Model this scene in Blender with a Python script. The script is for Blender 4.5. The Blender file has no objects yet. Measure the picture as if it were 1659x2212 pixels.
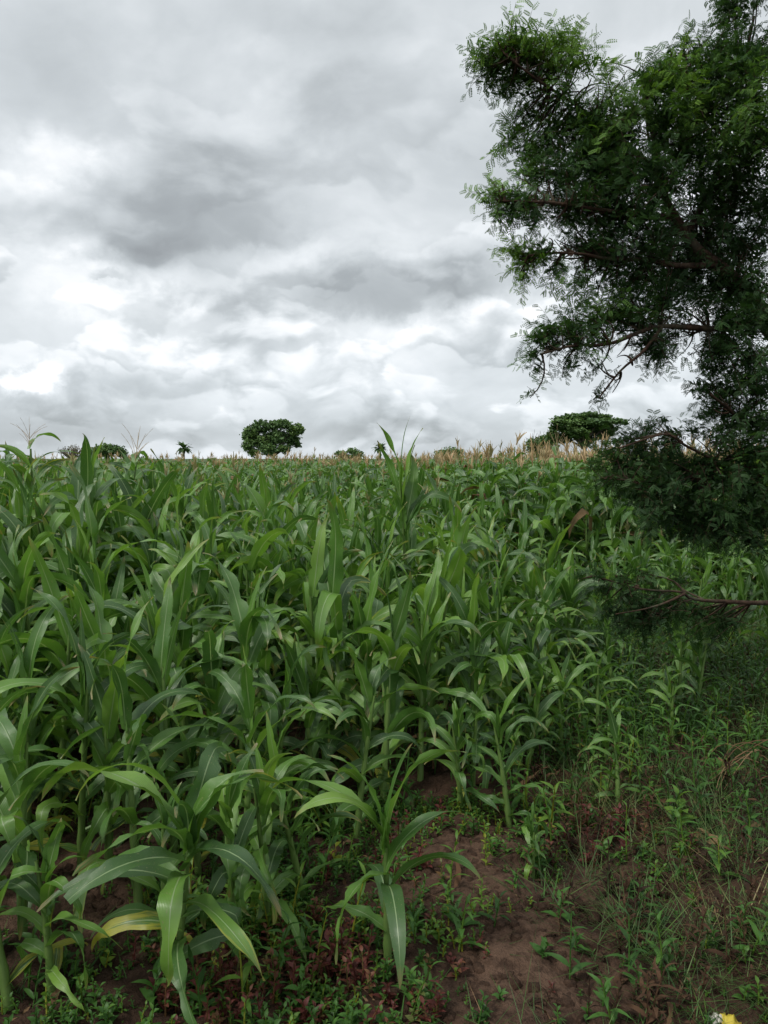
import bpy, math, random
import numpy as np
from mathutils import Matrix, Vector, noise as mn

S = bpy.context.scene
R = math.radians
PI = math.pi
rng = random.Random(11)
nr = np.random.RandomState(5)

# ------------------------------------------------------------------ camera
EYE = 1.7
F = 1671.0                      # focal length and frame in units of a 1659 x 2212 frame
PITCH = math.atan(116.0 / F)    # the horizon lies a little above the middle
cam_d = bpy.data.cameras.new('camera')
cam = bpy.data.objects.new('camera', cam_d)
S.collection.objects.link(cam)
cam.location = (0, 0, EYE)
cam.rotation_euler = (PI / 2 - PITCH, 0, 0)
cam_d.sensor_fit = 'VERTICAL'
cam_d.sensor_height = 24.0
cam_d.lens = 24.0 * F / 2212.0
cam_d.clip_start = 0.05
cam_d.clip_end = 6000
S.camera = cam

def ray(px, py):
    a, b = (px - 829.5) / F, (1106 - py) / F
    c, s = math.cos(PITCH), math.sin(PITCH)
    return Vector((a, c + b * s, b * c - s))

def at(px, py, Y):
    d = ray(px, py)
    return Vector((0, 0, EYE)) + d * (Y / d.y)

def on_ground(px, py):
    d = ray(px, py)
    p = Vector((0, 0, EYE)) + d * (EYE / -d.z)
    return p.x, p.y

# ------------------------------------------------------------------ sky and light
S.view_settings.view_transform = 'Standard'
S.view_settings.look = 'None'
S.view_settings.exposure = 0.72
S.view_settings.gamma = 1.0
S.view_settings.use_curve_mapping = False
SUN_EL, SUN_AZ = 55, 238        # veiled sun, high, behind and left of the camera
W = bpy.data.worlds.new('World')
S.world = W
W.use_nodes = True
wn, wl = W.node_tree.nodes, W.node_tree.links
wn.clear()

def node(nt, typ, **kw):
    n = nt.nodes.new(typ)
    for k, v in kw.items():
        setattr(n, k, v)
    return n

class M:
    """little math helper on one node tree"""
    def __init__(s, nt): s.nt = nt
    def _in(s, sock, v):
        if isinstance(v, bpy.types.NodeSocket): s.nt.links.new(v, sock)
        else: sock.default_value = v
    def op(s, o, a, b=0.0, clamp=False):
        n = node(s.nt, 'ShaderNodeMath', operation=o, use_clamp=clamp)
        s._in(n.inputs[0], a); s._in(n.inputs[1], b)
        return n.outputs[0]
    def vop(s, o, a, b=(0, 0, 0), scale=None):
        n = node(s.nt, 'ShaderNodeVectorMath', operation=o)
        s._in(n.inputs[0], a); s._in(n.inputs[1], b)
        if scale is not None: s._in(n.inputs['Scale'], scale)
        return n.outputs['Value'] if o in ('LENGTH', 'DOT_PRODUCT') else n.outputs[0]
    def sep(s, v):
        n = node(s.nt, 'ShaderNodeSeparateXYZ'); s._in(n.inputs[0], v); return n.outputs
    def comb(s, x, y, z):
        n = node(s.nt, 'ShaderNodeCombineXYZ')
        for i, v in enumerate((x, y, z)): s._in(n.inputs[i], v)
        return n.outputs[0]
    def noise(s, vec, scale, detail=4, rough=.5, lac=2.0, dist=0.0, col=False):
        n = node(s.nt, 'ShaderNodeTexNoise', noise_dimensions='3D')
        if vec is not None: s._in(n.inputs['Vector'], vec)
        n.inputs['Scale'].default_value = scale; n.inputs['Detail'].default_value = detail
        n.inputs['Roughness'].default_value = rough; n.inputs['Lacunarity'].default_value = lac
        n.inputs['Distortion'].default_value = dist
        return n.outputs['Color' if col else 'Fac']
    def smooth(s, v, a, b, lo=0.0, hi=1.0):
        n = node(s.nt, 'ShaderNodeMapRange', interpolation_type='SMOOTHSTEP')
        s._in(n.inputs['Value'], v)
        for k, x in zip(('From Min', 'From Max', 'To Min', 'To Max'), (a, b, lo, hi)): s._in(n.inputs[k], x)
        return n.outputs[0]
    def mix(s, f, a, b):
        n = node(s.nt, 'ShaderNodeMix', data_type='RGBA')
        s._in(n.inputs['Factor'], f); s._in(n.inputs['A'], a); s._in(n.inputs['B'], b)
        return n.outputs['Result']
    def mixf(s, f, a, b):
        n = node(s.nt, 'ShaderNodeMix', data_type='FLOAT')
        s._in(n.inputs['Factor'], f); s._in(n.inputs['A'], a); s._in(n.inputs['B'], b)
        return n.outputs['Result']
    def ramp(s, f, stops):
        n = node(s.nt, 'ShaderNodeValToRGB'); s._in(n.inputs[0], f)
        e = n.color_ramp.elements
        while len(e) < len(stops): e.new(.5)
        for el, (p, c) in zip(e, stops): el.position = p; el.color = (*c, 1)
        return n.outputs[0]

def build_sky():
    m = M(W.node_tree)
    D = node(W.node_tree, 'ShaderNodeTexCoord').outputs['Generated']
    x, y, z = m.sep(D)
    zz = m.op('ADD', m.op('MAXIMUM', z, 0.0), 0.55)
    P = m.vop('DIVIDE', D, m.comb(zz, zz, zz))           # the cloud deck seen in perspective
    P = m.vop('MULTIPLY', P, (1.0, 1.0, 1.35))
    warp = m.vop('SUBTRACT', m.noise(P, 1.6, 4, .55, col=True), (.5, .5, .5))
    Pw = m.vop('ADD', P, m.vop('SCALE', warp, scale=.35))
    n1 = m.noise(Pw, 1.5, 8, .52)
    n1b = m.noise(m.vop('ADD', Pw, (.05, .0, -.09)), 1.5, 8, .52)
    n2 = m.noise(Pw, 4.4, 9, .54)
    n2b = m.noise(m.vop('ADD', Pw, (.018, .0, -.04)), 4.4, 9, .54)
    low = m.smooth(z, .42, .05)
    relief = m.op('ADD', m.op('MULTIPLY', m.op('SUBTRACT', n1, n1b), .6), m.op('MULTIPLY', m.op('SUBTRACT', n2, n2b), .25))
    # large masses that stand in this sky
    yy = m.op('MAXIMUM', y, .05)
    wob = m.vop('SUBTRACT', m.noise(D, 6.0, 10, .62, col=True), (.5, .5, .5))
    wx, wy, wz = m.sep(wob)
    a = m.op('ADD', m.op('DIVIDE', x, yy), m.op('MULTIPLY', wx, .17))
    b = m.op('ADD', m.op('DIVIDE', z, yy), m.op('MULTIPLY', wz, .12))
    front = m.smooth(y, .1, .35)
    def mass(lst, lop=1.0):
        tot = 0.0
        for px, py, sx, sy, amp in lst:
            d = ray(px, py); a0, b0 = d.x / d.y, d.z / d.y
            qa = m.op('DIVIDE', m.op('SUBTRACT', a, a0), sx / F)
            qb = m.op('DIVIDE', m.op('SUBTRACT', b, b0), sy / F)
            qb = m.op('MAXIMUM', qb, m.op('MULTIPLY', qb, -lop))      # flat undersides
            r2 = m.op('ADD', m.op('MULTIPLY', qa, qa), m.op('MULTIPLY', qb, qb))
            g = m.op('MULTIPLY', m.op('EXPONENT', m.op('MULTIPLY', m.op('POWER', r2, 1.9), -1.0)), amp)
            tot = m.op('ADD', tot, g)
        return m.op('MULTIPLY', tot, front)
    dark = mass(SKY_DARK, 1.9)
    light = mass(SKY_LIGHT)
    v = m.op('ADD', .715, m.op('MULTIPLY', m.op('SUBTRACT', n1, .5), -.34))
    v = m.op('ADD', v, m.op('MULTIPLY', m.op('SUBTRACT', n2, .5), .12))
    v = m.op('ADD', v, relief)
    hor = m.smooth(z, 0.0, .16)
    v = m.op('ADD', v, m.op('MULTIPLY', m.op('SUBTRACT', hor, 1.0), .10))
    wq = m.vop('SUBTRACT', m.noise(D, 7.0, 3, .5, col=True), (.5, .5, .5))
    Dq = m.vop('ADD', D, m.vop('SCALE', wq, scale=.07))
    for sc_, off, thr, op_, hi_z in ((2.7, (3.1, 1.7, .4), .49, .45, .95), (4.6, (7.7, 2.2, 1.9), .49, .72, .55), (8.5, (1.3, 9.2, 5.1), .48, .85, .32)):
        Q = m.vop('ADD', m.vop('MULTIPLY', Dq, (1.0, 1.0, 1.9)), off)
        f0 = m.noise(Q, sc_, 8, .47)
        f1 = m.noise(m.vop('ADD', Q, (-.10 / sc_, -.0, .26 / sc_)), sc_, 8, .47)
        mask = m.op('MULTIPLY', m.smooth(f0, thr, thr + .05), m.smooth(z, hi_z, hi_z * .55))
        lit = m.smooth(m.op('SUBTRACT', f0, f1), -.10, .13)
        sh = m.op('ADD', m.mixf(lit, .51, .86), m.op('MULTIPLY', m.op('SUBTRACT', v, .68), .75))
        v = m.mixf(m.op('MULTIPLY', mask, op_), v, sh)
    v = m.op('SUBTRACT', v, m.op('MULTIPLY', dark, m.op('ADD', .85, m.op('MULTIPLY', n2, .42))))
    v = m.op('ADD', v, m.op('MULTIPLY', light, m.smooth(m.op('ADD', m.op('MULTIPLY', n1, .5), m.op('MULTIPLY', n2, .5)), .36, .60, .1, .78)))
    v = m.op('MINIMUM', m.op('MAXIMUM', v, .20), 1.05)
    col = m.ramp(v, [(0.0, (.20, .208, .217)), (.40, (.355, .381, .394)), (.62, (.54, .575, .594)), (.80, (.725, .758, .78)), (1.0, (1.0, 1.0, 1.0))])
    sky = node(W.node_tree, 'ShaderNodeTexSky', sky_type='NISHITA', sun_disc=False)
    sky.sun_elevation = R(SUN_EL); sky.sun_rotation = R(SUN_AZ)
    col = m.mix(m.smooth(z, .20, .0, 0, .8), col, m.vop('MULTIPLY', col, (.94, .965, 1.0)))
    clouds = m.vop('SCALE', col, scale=10.0)
    c = m.mix(.93, sky.outputs[0], clouds)
    c = m.mix(m.smooth(z, -.04, 0.0), (.9, .8, .6, 1), c)
    bg = node(W.node_tree, 'ShaderNodeBackground')
    wl.new(c, bg.inputs['Color']); bg.inputs['Strength'].default_value = 0.0745
    wl.new(bg.outputs[0], node(W.node_tree, 'ShaderNodeOutputWorld').inputs[0])

SKY_DARK = [(430, 490, 250, 190, .27), (250, 520, 150, 60, .08), (880, 630, 250, 95, .30), (1010, 640, 120, 40, .06), (700, 120, 170, 130, .09), (70, 200, 190, 190, .10),
            (470, 650, 120, 45, .14), (262, 600, 46, 12, .14), (720, 950, 360, 45, .09), (150, 920, 330, 50, .11),
            (900, 690, 60, 22, .08), (340, 835, 130, 60, .10), (1150, 330, 300, 200, .05)]
SKY_LIGHT = [(120, 590, 150, 90, .22), (90, 345, 150, 50, .26), (60, 822, 66, 26, .62), (95, 800, 40, 26, .5), (130, 815, 30, 20, .4), (300, 665, 150, 45, .26), (560, 545, 170, 30, .20),
             (960, 705, 200, 35, .20), (440, 770, 200, 60, .10), (830, 120, 90, 40, .05), (390, 920, 90, 22, .12), (1040, 830, 220, 60, .08), (640, 420, 60, 60, .06)]
build_sky()
W.cycles.sampling_method = 'MANUAL'
W.cycles.sample_map_resolution = 256

sun_d = bpy.data.lights.new('sun', 'SUN')
sun = bpy.data.objects.new('sun', sun_d)
S.collection.objects.link(sun)
sun_d.energy = 1.5; sun_d.angle = R(11); sun_d.color = (1, .96, .9)
sun.rotation_euler = (R(90 - SUN_EL), 0, R(180 - SUN_AZ))
sun.location = (0, 0, 30)

cy = S.cycles
cy.use_denoising = True
cy.max_bounces = 6; cy.diffuse_bounces = 3; cy.glossy_bounces = 2; cy.transmission_bounces = 4; cy.transparent_max_bounces = 4
cy.caustics_reflective = False; cy.caustics_refractive = False

# ------------------------------------------------------------------ helpers
C = S.collection

def tag(o, label=None, cat=None, group=None, kind=None):
    for k, v in (('label', label), ('category', cat), ('group', group), ('kind', kind)):
        if v: o[k] = v
    return o

def thing(name, loc, rz=0.0, label=None, cat=None, group=None):
    o = bpy.data.objects.new(name, None)
    o.empty_display_size = .1
    C.objects.link(o)
    o.location = loc; o.rotation_euler = (0, 0, rz)
    return tag(o, label, cat, group)

def link(name, me, parent=None, mw=None):
    o = bpy.data.objects.new(name, me)
    C.objects.link(o)
    if parent: o.parent = parent
    if mw is not None: o.matrix_local = mw
    return o

class T:
    """template: verts (n,3), quads (m,4), uv (n,2), mat (m,), tint (n,)"""
    def __init__(s, v, q, uv=None, mat=None, tint=None):
        s.v = np.asarray(v, float).reshape(-1, 3); s.q = np.asarray(q, int).reshape(-1, 4)
        s.uv = np.zeros((len(s.v), 2)) if uv is None else np.asarray(uv, float)
        s.m = np.zeros(len(s.q), int) if mat is None else np.asarray(mat, int)
        s.t = np.zeros(len(s.v)) if tint is None else np.asarray(tint, float)

def merge(parts):
    """parts: list of (template, 4x4 array or None, tint or None, mat or None)"""
    vs, qs, us, ms, ts, off = [], [], [], [], [], 0
    for t, mt, ti, ma in parts:
        v = t.v if mt is None else t.v @ mt[:3, :3].T + mt[:3, 3]
        vs.append(v); qs.append(t.q + off); us.append(t.uv)
        ms.append(t.m if ma is None else np.full(len(t.q), ma))
        ts.append(t.t if ti is None else t.t + ti)
        off += len(v)
    return T(np.concatenate(vs), np.concatenate(qs), np.concatenate(us), np.concatenate(ms), np.concatenate(ts))

def scatter(t, mats, tints):
    """many copies of one template in one go"""
    A = np.asarray(mats, float); k = len(A); n = len(t.v)
    v = np.einsum('kij,nj->kni', A[:, :3, :3], t.v) + A[:, None, :3, 3]
    q = t.q[None] + (np.arange(k) * n)[:, None, None]
    return T(v.reshape(-1, 3), q.reshape(-1, 4), np.tile(t.uv, (k, 1)), np.tile(t.m, k),
             (t.t[None] + np.asarray(tints)[:, None]).reshape(-1))

def cat(ts):
    return merge([(t, None, None, None) for t in ts])

def to_mesh(name, t, mats, smooth=True):
    me = bpy.data.meshes.new(name)
    nv, nq = len(t.v), len(t.q)
    me.vertices.add(nv); me.vertices.foreach_set('co', t.v.astype(np.float32).ravel())
    me.loops.add(nq * 4); me.polygons.add(nq)
    me.loops.foreach_set('vertex_index', t.q.astype(np.int32).ravel())
    me.polygons.foreach_set('loop_start', np.arange(0, nq * 4, 4, dtype=np.int32))
    me.polygons.foreach_set('material_index', t.m.astype(np.int32))
    me.polygons.foreach_set('use_smooth', np.full(nq, smooth))
    uv = me.uv_layers.new(name='UVMap')
    uv.data.foreach_set('uv', t.uv[t.q.ravel()].astype(np.float32).ravel())
    at_ = me.attributes.new('tint', 'FLOAT', 'POINT')
    at_.data.foreach_set('value', t.t.astype(np.float32))
    for mm in (mats if isinstance(mats, (list, tuple)) else [mats]): me.materials.append(mm)
    me.update(calc_edges=True)
    return me

def mat4(loc=(0, 0, 0), rz=0.0, rx=0.0, ry=0.0, sc=1.0):
    m = Matrix.Translation(loc) @ Matrix.Rotation(rz, 4, 'Z') @ Matrix.Rotation(ry, 4, 'Y') @ Matrix.Rotation(rx, 4, 'X')
    if not isinstance(sc, (tuple, list)): sc = (sc, sc, sc)
    return m @ Matrix.Diagonal((*sc, 1))

def npm(m): return np.array(m)

def tube(pts, rad, sides=7, tint=0.0, mat=0):
    pts = np.asarray(pts, float); n = len(pts)
    rad = np.full(n, rad) if np.isscalar(rad) else np.asarray(rad, float)
    tan = np.gradient(pts, axis=0); tan /= np.linalg.norm(tan, axis=1)[:, None] + 1e-9
    ref = np.array([0, 0, 1.0]) if abs(tan[0][2]) < .9 else np.array([1.0, 0, 0])
    v, uv = [], []
    for i in range(n):
        s = np.cross(tan[i], ref); s /= np.linalg.norm(s) + 1e-9
        u = np.cross(s, tan[i]); ref = u
        for k in range(sides):
            a = 2 * PI * k / sides
            v.append(pts[i] + rad[i] * (math.cos(a) * s + math.sin(a) * u)); uv.append((k / sides, i / max(n - 1, 1)))
    q = [(i * sides + k, i * sides + (k + 1) % sides, (i + 1) * sides + (k + 1) % sides, (i + 1) * sides + k)
         for i in range(n - 1) for k in range(sides)]
    return T(v, q, uv, np.full(len(q), mat), np.full(len(v), tint))

def bez(p0, p1, p2, n=8):
    t = np.linspace(0, 1, n)[:, None]
    p0, p1, p2 = (np.asarray(p, float) for p in (p0, p1, p2))
    return (1 - t) ** 2 * p0 + 2 * t * (1 - t) * p1 + t * t * p2

# ------------------------------------------------------------------ materials
def material(name):
    ma = bpy.data.materials.new(name); ma.use_nodes = True
    ma.node_tree.nodes.clear()
    return ma, ma.node_tree, M(ma.node_tree)

def finish(nt, m, col, rough=.5, spec=.5, trans=0.0, tcol=None, bump=None, bstr=.3, bdist=.01):
    out = node(nt, 'ShaderNodeOutputMaterial')
    p = node(nt, 'ShaderNodeBsdfPrincipled')
    m._in(p.inputs['Base Color'], col); m._in(p.inputs['Roughness'], rough); m._in(p.inputs['Specular IOR Level'], spec)
    if bump is not None:
        bn = node(nt, 'ShaderNodeBump'); nt.links.new(bump, bn.inputs['Height'])
        bn.inputs['Strength'].default_value = bstr; bn.inputs['Distance'].default_value = bdist
        nt.links.new(bn.outputs[0], p.inputs['Normal'])
    if trans:
        t = node(nt, 'ShaderNodeBsdfTranslucent'); m._in(t.inputs[0], col if tcol is None else tcol)
        mx = node(nt, 'ShaderNodeMixShader'); mx.inputs[0].default_value = trans
        nt.links.new(p.outputs[0], mx.inputs[1]); nt.links.new(t.outputs[0], mx.inputs[2])
        nt.links.new(mx.outputs[0], out.inputs[0])
    else:
        nt.links.new(p.outputs[0], out.inputs[0])

def attr(nt, name='tint'):
    return node(nt, 'ShaderNodeAttribute', attribute_name=name).outputs['Fac']

def maize_leaf_mat(name, yellow=0.0, tinted=False):
    ma, nt, m = material(name)
    uv = node(nt, 'ShaderNodeUVMap').outputs[0]
    u, v, _ = m.sep(uv)
    rnd = attr(nt) if tinted else node(nt, 'ShaderNodeObjectInfo').outputs['Random']
    pos = node(nt, 'ShaderNodeNewGeometry').outputs['Position']
    big = m.noise(pos, 3.0, 3)
    f = m.op('ADD', m.op('MULTIPLY', rnd, .8), m.op('MULTIPLY', m.op('SUBTRACT', big, .40), .8), True)
    col = m.ramp(f, [(0.0, (.025, .076, .016)), (.4, (.066, .165, .027)), (.75, (.132, .275, .039)), (1.0, (.195, .340, .048))])
    # parallel veins and the pale midrib
    vein = m.op('SINE', m.op('MULTIPLY', u, 120.0))
    col = m.mix(m.op('MULTIPLY', m.op('ADD', vein, 1.0), .10), col, (.11, .2, .06, 1))
    dm = m.op('ABSOLUTE', m.op('SUBTRACT', u, .5))
    wid = m.mixf(v, .052, .022)
    rib = m.op('SUBTRACT', 1.0, m.smooth(dm, m.op('MULTIPLY', wid, .45), wid), True)
    rib = m.op('MULTIPLY', rib, m.smooth(v, .98, .7))
    col = m.mix(m.op('MULTIPLY', rib, .8), col, (.28, .39, .19, 1))
    # pale base by the stalk
    col = m.mix(m.op('MULTIPLY', m.smooth(v, .30, 0.0), .6), col, (.12, .25, .045, 1))
    sc = m.comb(m.op('MULTIPLY', u, 9.0), m.op('MULTIPLY', v, 3.5), m.op('MULTIPLY', rnd, 40.0))
    blot = m.noise(sc, 1.0, 5, .6)
    if yellow:
        edge = m.op('MULTIPLY', m.op('MULTIPLY', dm, 2.0), .35)
        g = m.op('ADD', m.op('ADD', m.op('MULTIPLY', v, .55), edge), m.op('MULTIPLY', m.op('SUBTRACT', blot, .5), 1.3))
        col = m.mix(m.smooth(g, .75 - yellow, 1.1 - yellow), col, (.36, .36, .045, 1))
        col = m.mix(m.smooth(g, 1.2 - yellow * .7, 1.45 - yellow * .7), col, (.28, .13, .04, 1))
    else:
        col = m.mix(m.op('MULTIPLY', m.smooth(blot, .66, .74), .5), col, (.20, .27, .09, 1))
    tip = m.op('MULTIPLY', m.smooth(v, .84, .98), m.smooth(blot, .42, .58))
    col = m.mix(tip, col, (.3, .22, .09, 1))
    speck = m.noise(m.comb(m.op('MULTIPLY', u, 14.0), m.op('MULTIPLY', v, 60.0), m.op('MULTIPLY', rnd, 60.0)), 1.0, 2)
    col = m.mix(m.op('MULTIPLY', m.smooth(speck, .66, .71), .65), col, (.24, .22, .11, 1))
    bh = m.op('ADD', m.op('MULTIPLY', vein, .4), m.op('MULTIPLY', rib, -2.5))
    bh = m.op('ADD', bh, m.op('MULTIPLY', m.noise(pos, 60.0, 2), .8))
    rgh = m.op('ADD', .26, m.op('MULTIPLY', m.noise(pos, 14.0, 4), .28))
    finish(nt, m, col, rgh, .75, .30, m.vop('MULTIPLY', col, (1.5, 1.5, .8)), bh, .35, .002)
    return ma

def tint_leaf_mat(name, stops, rough=.55, spec=.3, trans=.25, scale=6.0, amt=.5):
    """leaf colours run along stops by the leaf's own tint and a little noise"""
    ma, nt, m = material(name)
    pos = node(nt, 'ShaderNodeNewGeometry').outputs['Position']
    f = m.op('ADD', attr(nt), m.op('MULTIPLY', m.op('SUBTRACT', m.noise(pos, scale, 3), .5), amt), True)
    col = m.ramp(f, stops)
    finish(nt, m, col, rough, spec, trans, m.vop('MULTIPLY', col, (1.4, 1.4, .8)))
    return ma

def bark_mat(name, c1, c2, scale=30):
    ma, nt, m = material(name)
    tc = node(nt, 'ShaderNodeTexCoord').outputs['Object']
    n = m.noise(tc, scale, 6, .65)
    n2 = m.noise(tc, scale * .2, 3)
    col = m.mix(m.smooth(n, .35, .65), (*c1, 1), (*c2, 1))
    col = m.mix(m.op('MULTIPLY', m.smooth(n2, .5, .7), .4), col, (.10, .11, .07, 1))
    finish(nt, m, col, .9, .15, bump=n, bstr=.7, bdist=.01)
    return ma

MAIZE = maize_leaf_mat('maize_leaf')
MAIZE_Y = maize_leaf_mat('maize_leaf_yellowing', .18)
MAIZE_Y2 = maize_leaf_mat('maize_leaf_dying', .60)
MAIZE_F = maize_leaf_mat('maize_leaf_field', 0.0, True)

def stalk_mat():
    ma, nt, m = material('maize_stalk')
    tc = node(nt, 'ShaderNodeTexCoord').outputs['Object']
    n = m.noise(m.vop('MULTIPLY', tc, (60, 60, 6)), 1.0, 4)
    col = m.mix(n, (.055, .12, .022, 1), (.15, .23, .06, 1))
    finish(nt, m, col, .5, .4, bump=n, bstr=.3, bdist=.003)
    return ma
STALK = stalk_mat()
TASSEL = tint_leaf_mat('maize_tassel', [(0, (.24, .24, .11)), (.45, (.42, .33, .19)), (1, (.46, .32, .19))], .8, .2, .15, 3, .5)
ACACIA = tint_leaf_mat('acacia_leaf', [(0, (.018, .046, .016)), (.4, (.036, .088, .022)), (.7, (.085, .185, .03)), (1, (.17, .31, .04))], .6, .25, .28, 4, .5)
BARK = bark_mat('acacia_bark', (.022, .014, .010), (.07, .043, .028))
GREYBARK = bark_mat('grey_bark', (.06, .05, .04), (.17, .15, .12), 10)
FARLEAF = tint_leaf_mat('far_tree_leaf', [(0, (.045, .085, .034)), (.5, (.09, .165, .058)), (1, (.17, .26, .075))], .6, .25, .15, .8, .7)
PALELEAF = tint_leaf_mat('sparse_tree_leaf', [(0, (.05, .06, .03)), (.5, (.12, .12, .06)), (1, (.16, .14, .075))], .8, .1, .15, .8, .5)
GRASS = tint_leaf_mat('grass_blade', [(0, (.03, .065, .016)), (.5, (.07, .14, .034)), (.85, (.14, .20, .06)), (1, (.27, .22, .10))], .5, .35, .3, 5, .45)
WEED = tint_leaf_mat('weed_leaf', [(0, (.025, .07, .014)), (.5, (.06, .155, .026)), (.9, (.13, .235, .03)), (1, (.26, .27, .03))], .5, .35, .3, 8, .35)
REDWEED = tint_leaf_mat('red_weed_leaf', [(0, (.07, .022, .016)), (.5, (.13, .035, .03)), (.8, (.16, .075, .035)), (1, (.10, .13, .035))], .5, .3, .25, 8, .35)
STRAW = tint_leaf_mat('dry_straw', [(0, (.10, .055, .03)), (.5, (.22, .14, .075)), (1, (.36, .26, .15))], .85, .15, .1, 8, .4)

# ------------------------------------------------------------------ the ground
BARE = [(1000, 1880, .30), (1060, 1930, .22), (1130, 2060, .26), (1180, 2110, .28), (1120, 2150, .30), (1260, 1960, .18), (1080, 2110, .22),
        (150, 1960, .30), (110, 1900, .25), (200, 2010, .22), (300, 2040, .12), (1290, 1890, .12)]
BAREW = [(*on_ground(px, py), r) for px, py, r in BARE]

def bare(x, y):
    b = 0.0
    for bx, by, r in BAREW:
        d2 = ((x - bx) ** 2 + (y - by) ** 2) / (r * r)
        if d2 < 6: b = max(b, math.exp(-d2 * 1.1))
    return b

def gz(x, y):
    near = 1.0 / (1.0 + (max(0, math.hypot(x, y) - 9) / 6) ** 2)
    z = .05 * mn.noise((x * .9, y * .9, 0)) + .025 * mn.noise((x * 3.1, y * 3.1, 4))
    z += .03 * math.sin(x * 5.2 + 1.2 * mn.noise((x * .5, y * .5, 8)))      # old ridges left by the hoe
    return z * near

def build_ground():
    def axis(lo, hi, step, far, grow=1.22):
        a = list(np.arange(lo, hi + step / 2, step))
        s, v = step, a[-1]
        while v < far: s *= grow; v += s; a.append(v)
        s, v = step, a[0]; b = []
        while v > -far: s *= grow; v -= s; b.append(v)
        return np.array(b[::-1] + a)
    xs, ys = axis(-2.2, 2.6, .027, 2500), axis(1.8, 4.6, .027, 2500)
    v = []
    for y in ys:
        for x in xs:
            z = gz(x, y)
            if -3.3 < x < 4.3 and 1.5 < y < 8.1:
                z += .034 * mn.fractal((x * 7, y * 7, 2), .8, 2.1, 4) + .022 * max(0, mn.noise((x * 17, y * 17, 5)))
            v.append((x, y, z))
    nx, ny = len(xs), len(ys)
    i = np.arange(nx * ny).reshape(ny, nx)
    q = np.stack([i[:-1, :-1], i[:-1, 1:], i[1:, 1:], i[1:, :-1]], -1).reshape(-1, 4)
    va = np.array(v)
    t = T(va, q, va[:, :2], None, [bare(a, b) if b < 6 and b > 0 else 0 for a, b, _ in v])
    ma, nt, m = material('soil')
    pos = node(nt, 'ShaderNodeNewGeometry').outputs['Position']
    n1 = m.noise(pos, 2.2, 6, .6); n2 = m.noise(pos, 19, 6, .68); n3 = m.noise(pos, 90, 4, .7)
    col = m.ramp(m.op('ADD', m.op('MULTIPLY', n1, .55), m.op('MULTIPLY', n2, .5)),
                 [(.30, (.022, .012, .008)), (.5, (.052, .029, .018)), (.72, (.115, .068, .044))])
    dry = m.op('MULTIPLY', attr(nt), m.smooth(n2, .3, .6))
    col = m.mix(m.op('MULTIPLY', dry, .62), col, (.20, .122, .082, 1))
    col = m.mix(m.smooth(n3, .62, .72), col, (.03, .018, .012, 1))
    far = m.smooth(m.sep(pos)[1], 20, 60)
    col = m.mix(far, col, (.06, .09, .03, 1))
    h = m.op('ADD', m.op('MULTIPLY', n2, 1.0), m.op('MULTIPLY', n3, .45))
    finish(nt, m, col, .88, .2, bump=h, bstr=1.0, bdist=.04)
    tag(link('ground', to_mesh('ground', t, ma)), kind='structure', label='dark reddish brown field soil with paler bare patches')
build_ground()

def leaf_t(L=.8, W_=.096, th0=30, th1=140, pw=1.6, twist=0, bend=0, fold=.35, wave=.012, ph=0.0, frq=15.0, segs=13, across=4, kink=None, cut=1.0):
    """maize blade: rises from the stalk, arches over and tapers to its tip; runs along +X, width along Y"""
    er = random.Random(int(ph * 1000) + int(th1 * 10)); v, uv, q = [], [], []
    pos = Vector((0, 0, 0)); ns = 40; pts = []
    for i in range(ns + 1):
        s = i / ns * cut
        th = R(th0 + (th1 - th0) * s ** pw)
        if kink and s > kink[0]: th += R(kink[1]) * min(1, (s - kink[0]) / .05)
        az = R(bend) * s * s
        d = Vector((math.sin(th) * math.cos(az), math.sin(th) * math.sin(az), math.cos(th)))
        pts.append((pos.copy(), d, az, th)); pos = pos + d * (L * cut / ns)
    for i in range(segs + 1):
        f = i / segs
        p, d, az, th = pts[min(ns, round(f * ns))]
        s = f * cut
        w = W_ / 2 * (.50 + .50 * min(1, s / .30) ** .8) * max(0.015, (1 - s ** 2.4)) ** .85
        side = Vector((-math.sin(az), math.cos(az), 0))
        n = side.cross(d) * -1
        tw = R(twist) * s
        side, n = side * math.cos(tw) + n * math.sin(tw), n * math.cos(tw) - side * math.sin(tw)
        fo = fold * (1 - .75 * min(1, s * 2.2)) + .08
        for k in range(across + 1):
            u = -1 + 2 * k / across
            if across > 3 and abs(u) == 1 and .1 < s < .95:
                u *= 1 - (er.uniform(.15, .45) if er.random() < .06 else er.uniform(0, .07))     # nibbled, uneven edges
            o = side * (u * w) + n * (abs(u) ** 1.3 * w * fo)
            o += n * (wave * abs(u) * math.sin(s * frq + ph + (2.1 if u > 0 else 0)) * min(1, s * 4) * (1 - s * .6))
            v.append(p + o); uv.append(((u + 1) / 2, s))
    c = across + 1
    q = [(i * c + k, i * c + k + 1, (i + 1) * c + k + 1, (i + 1) * c + k) for i in range(segs) for k in range(across)]
    return T([tuple(x) for x in v], q, uv)

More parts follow.
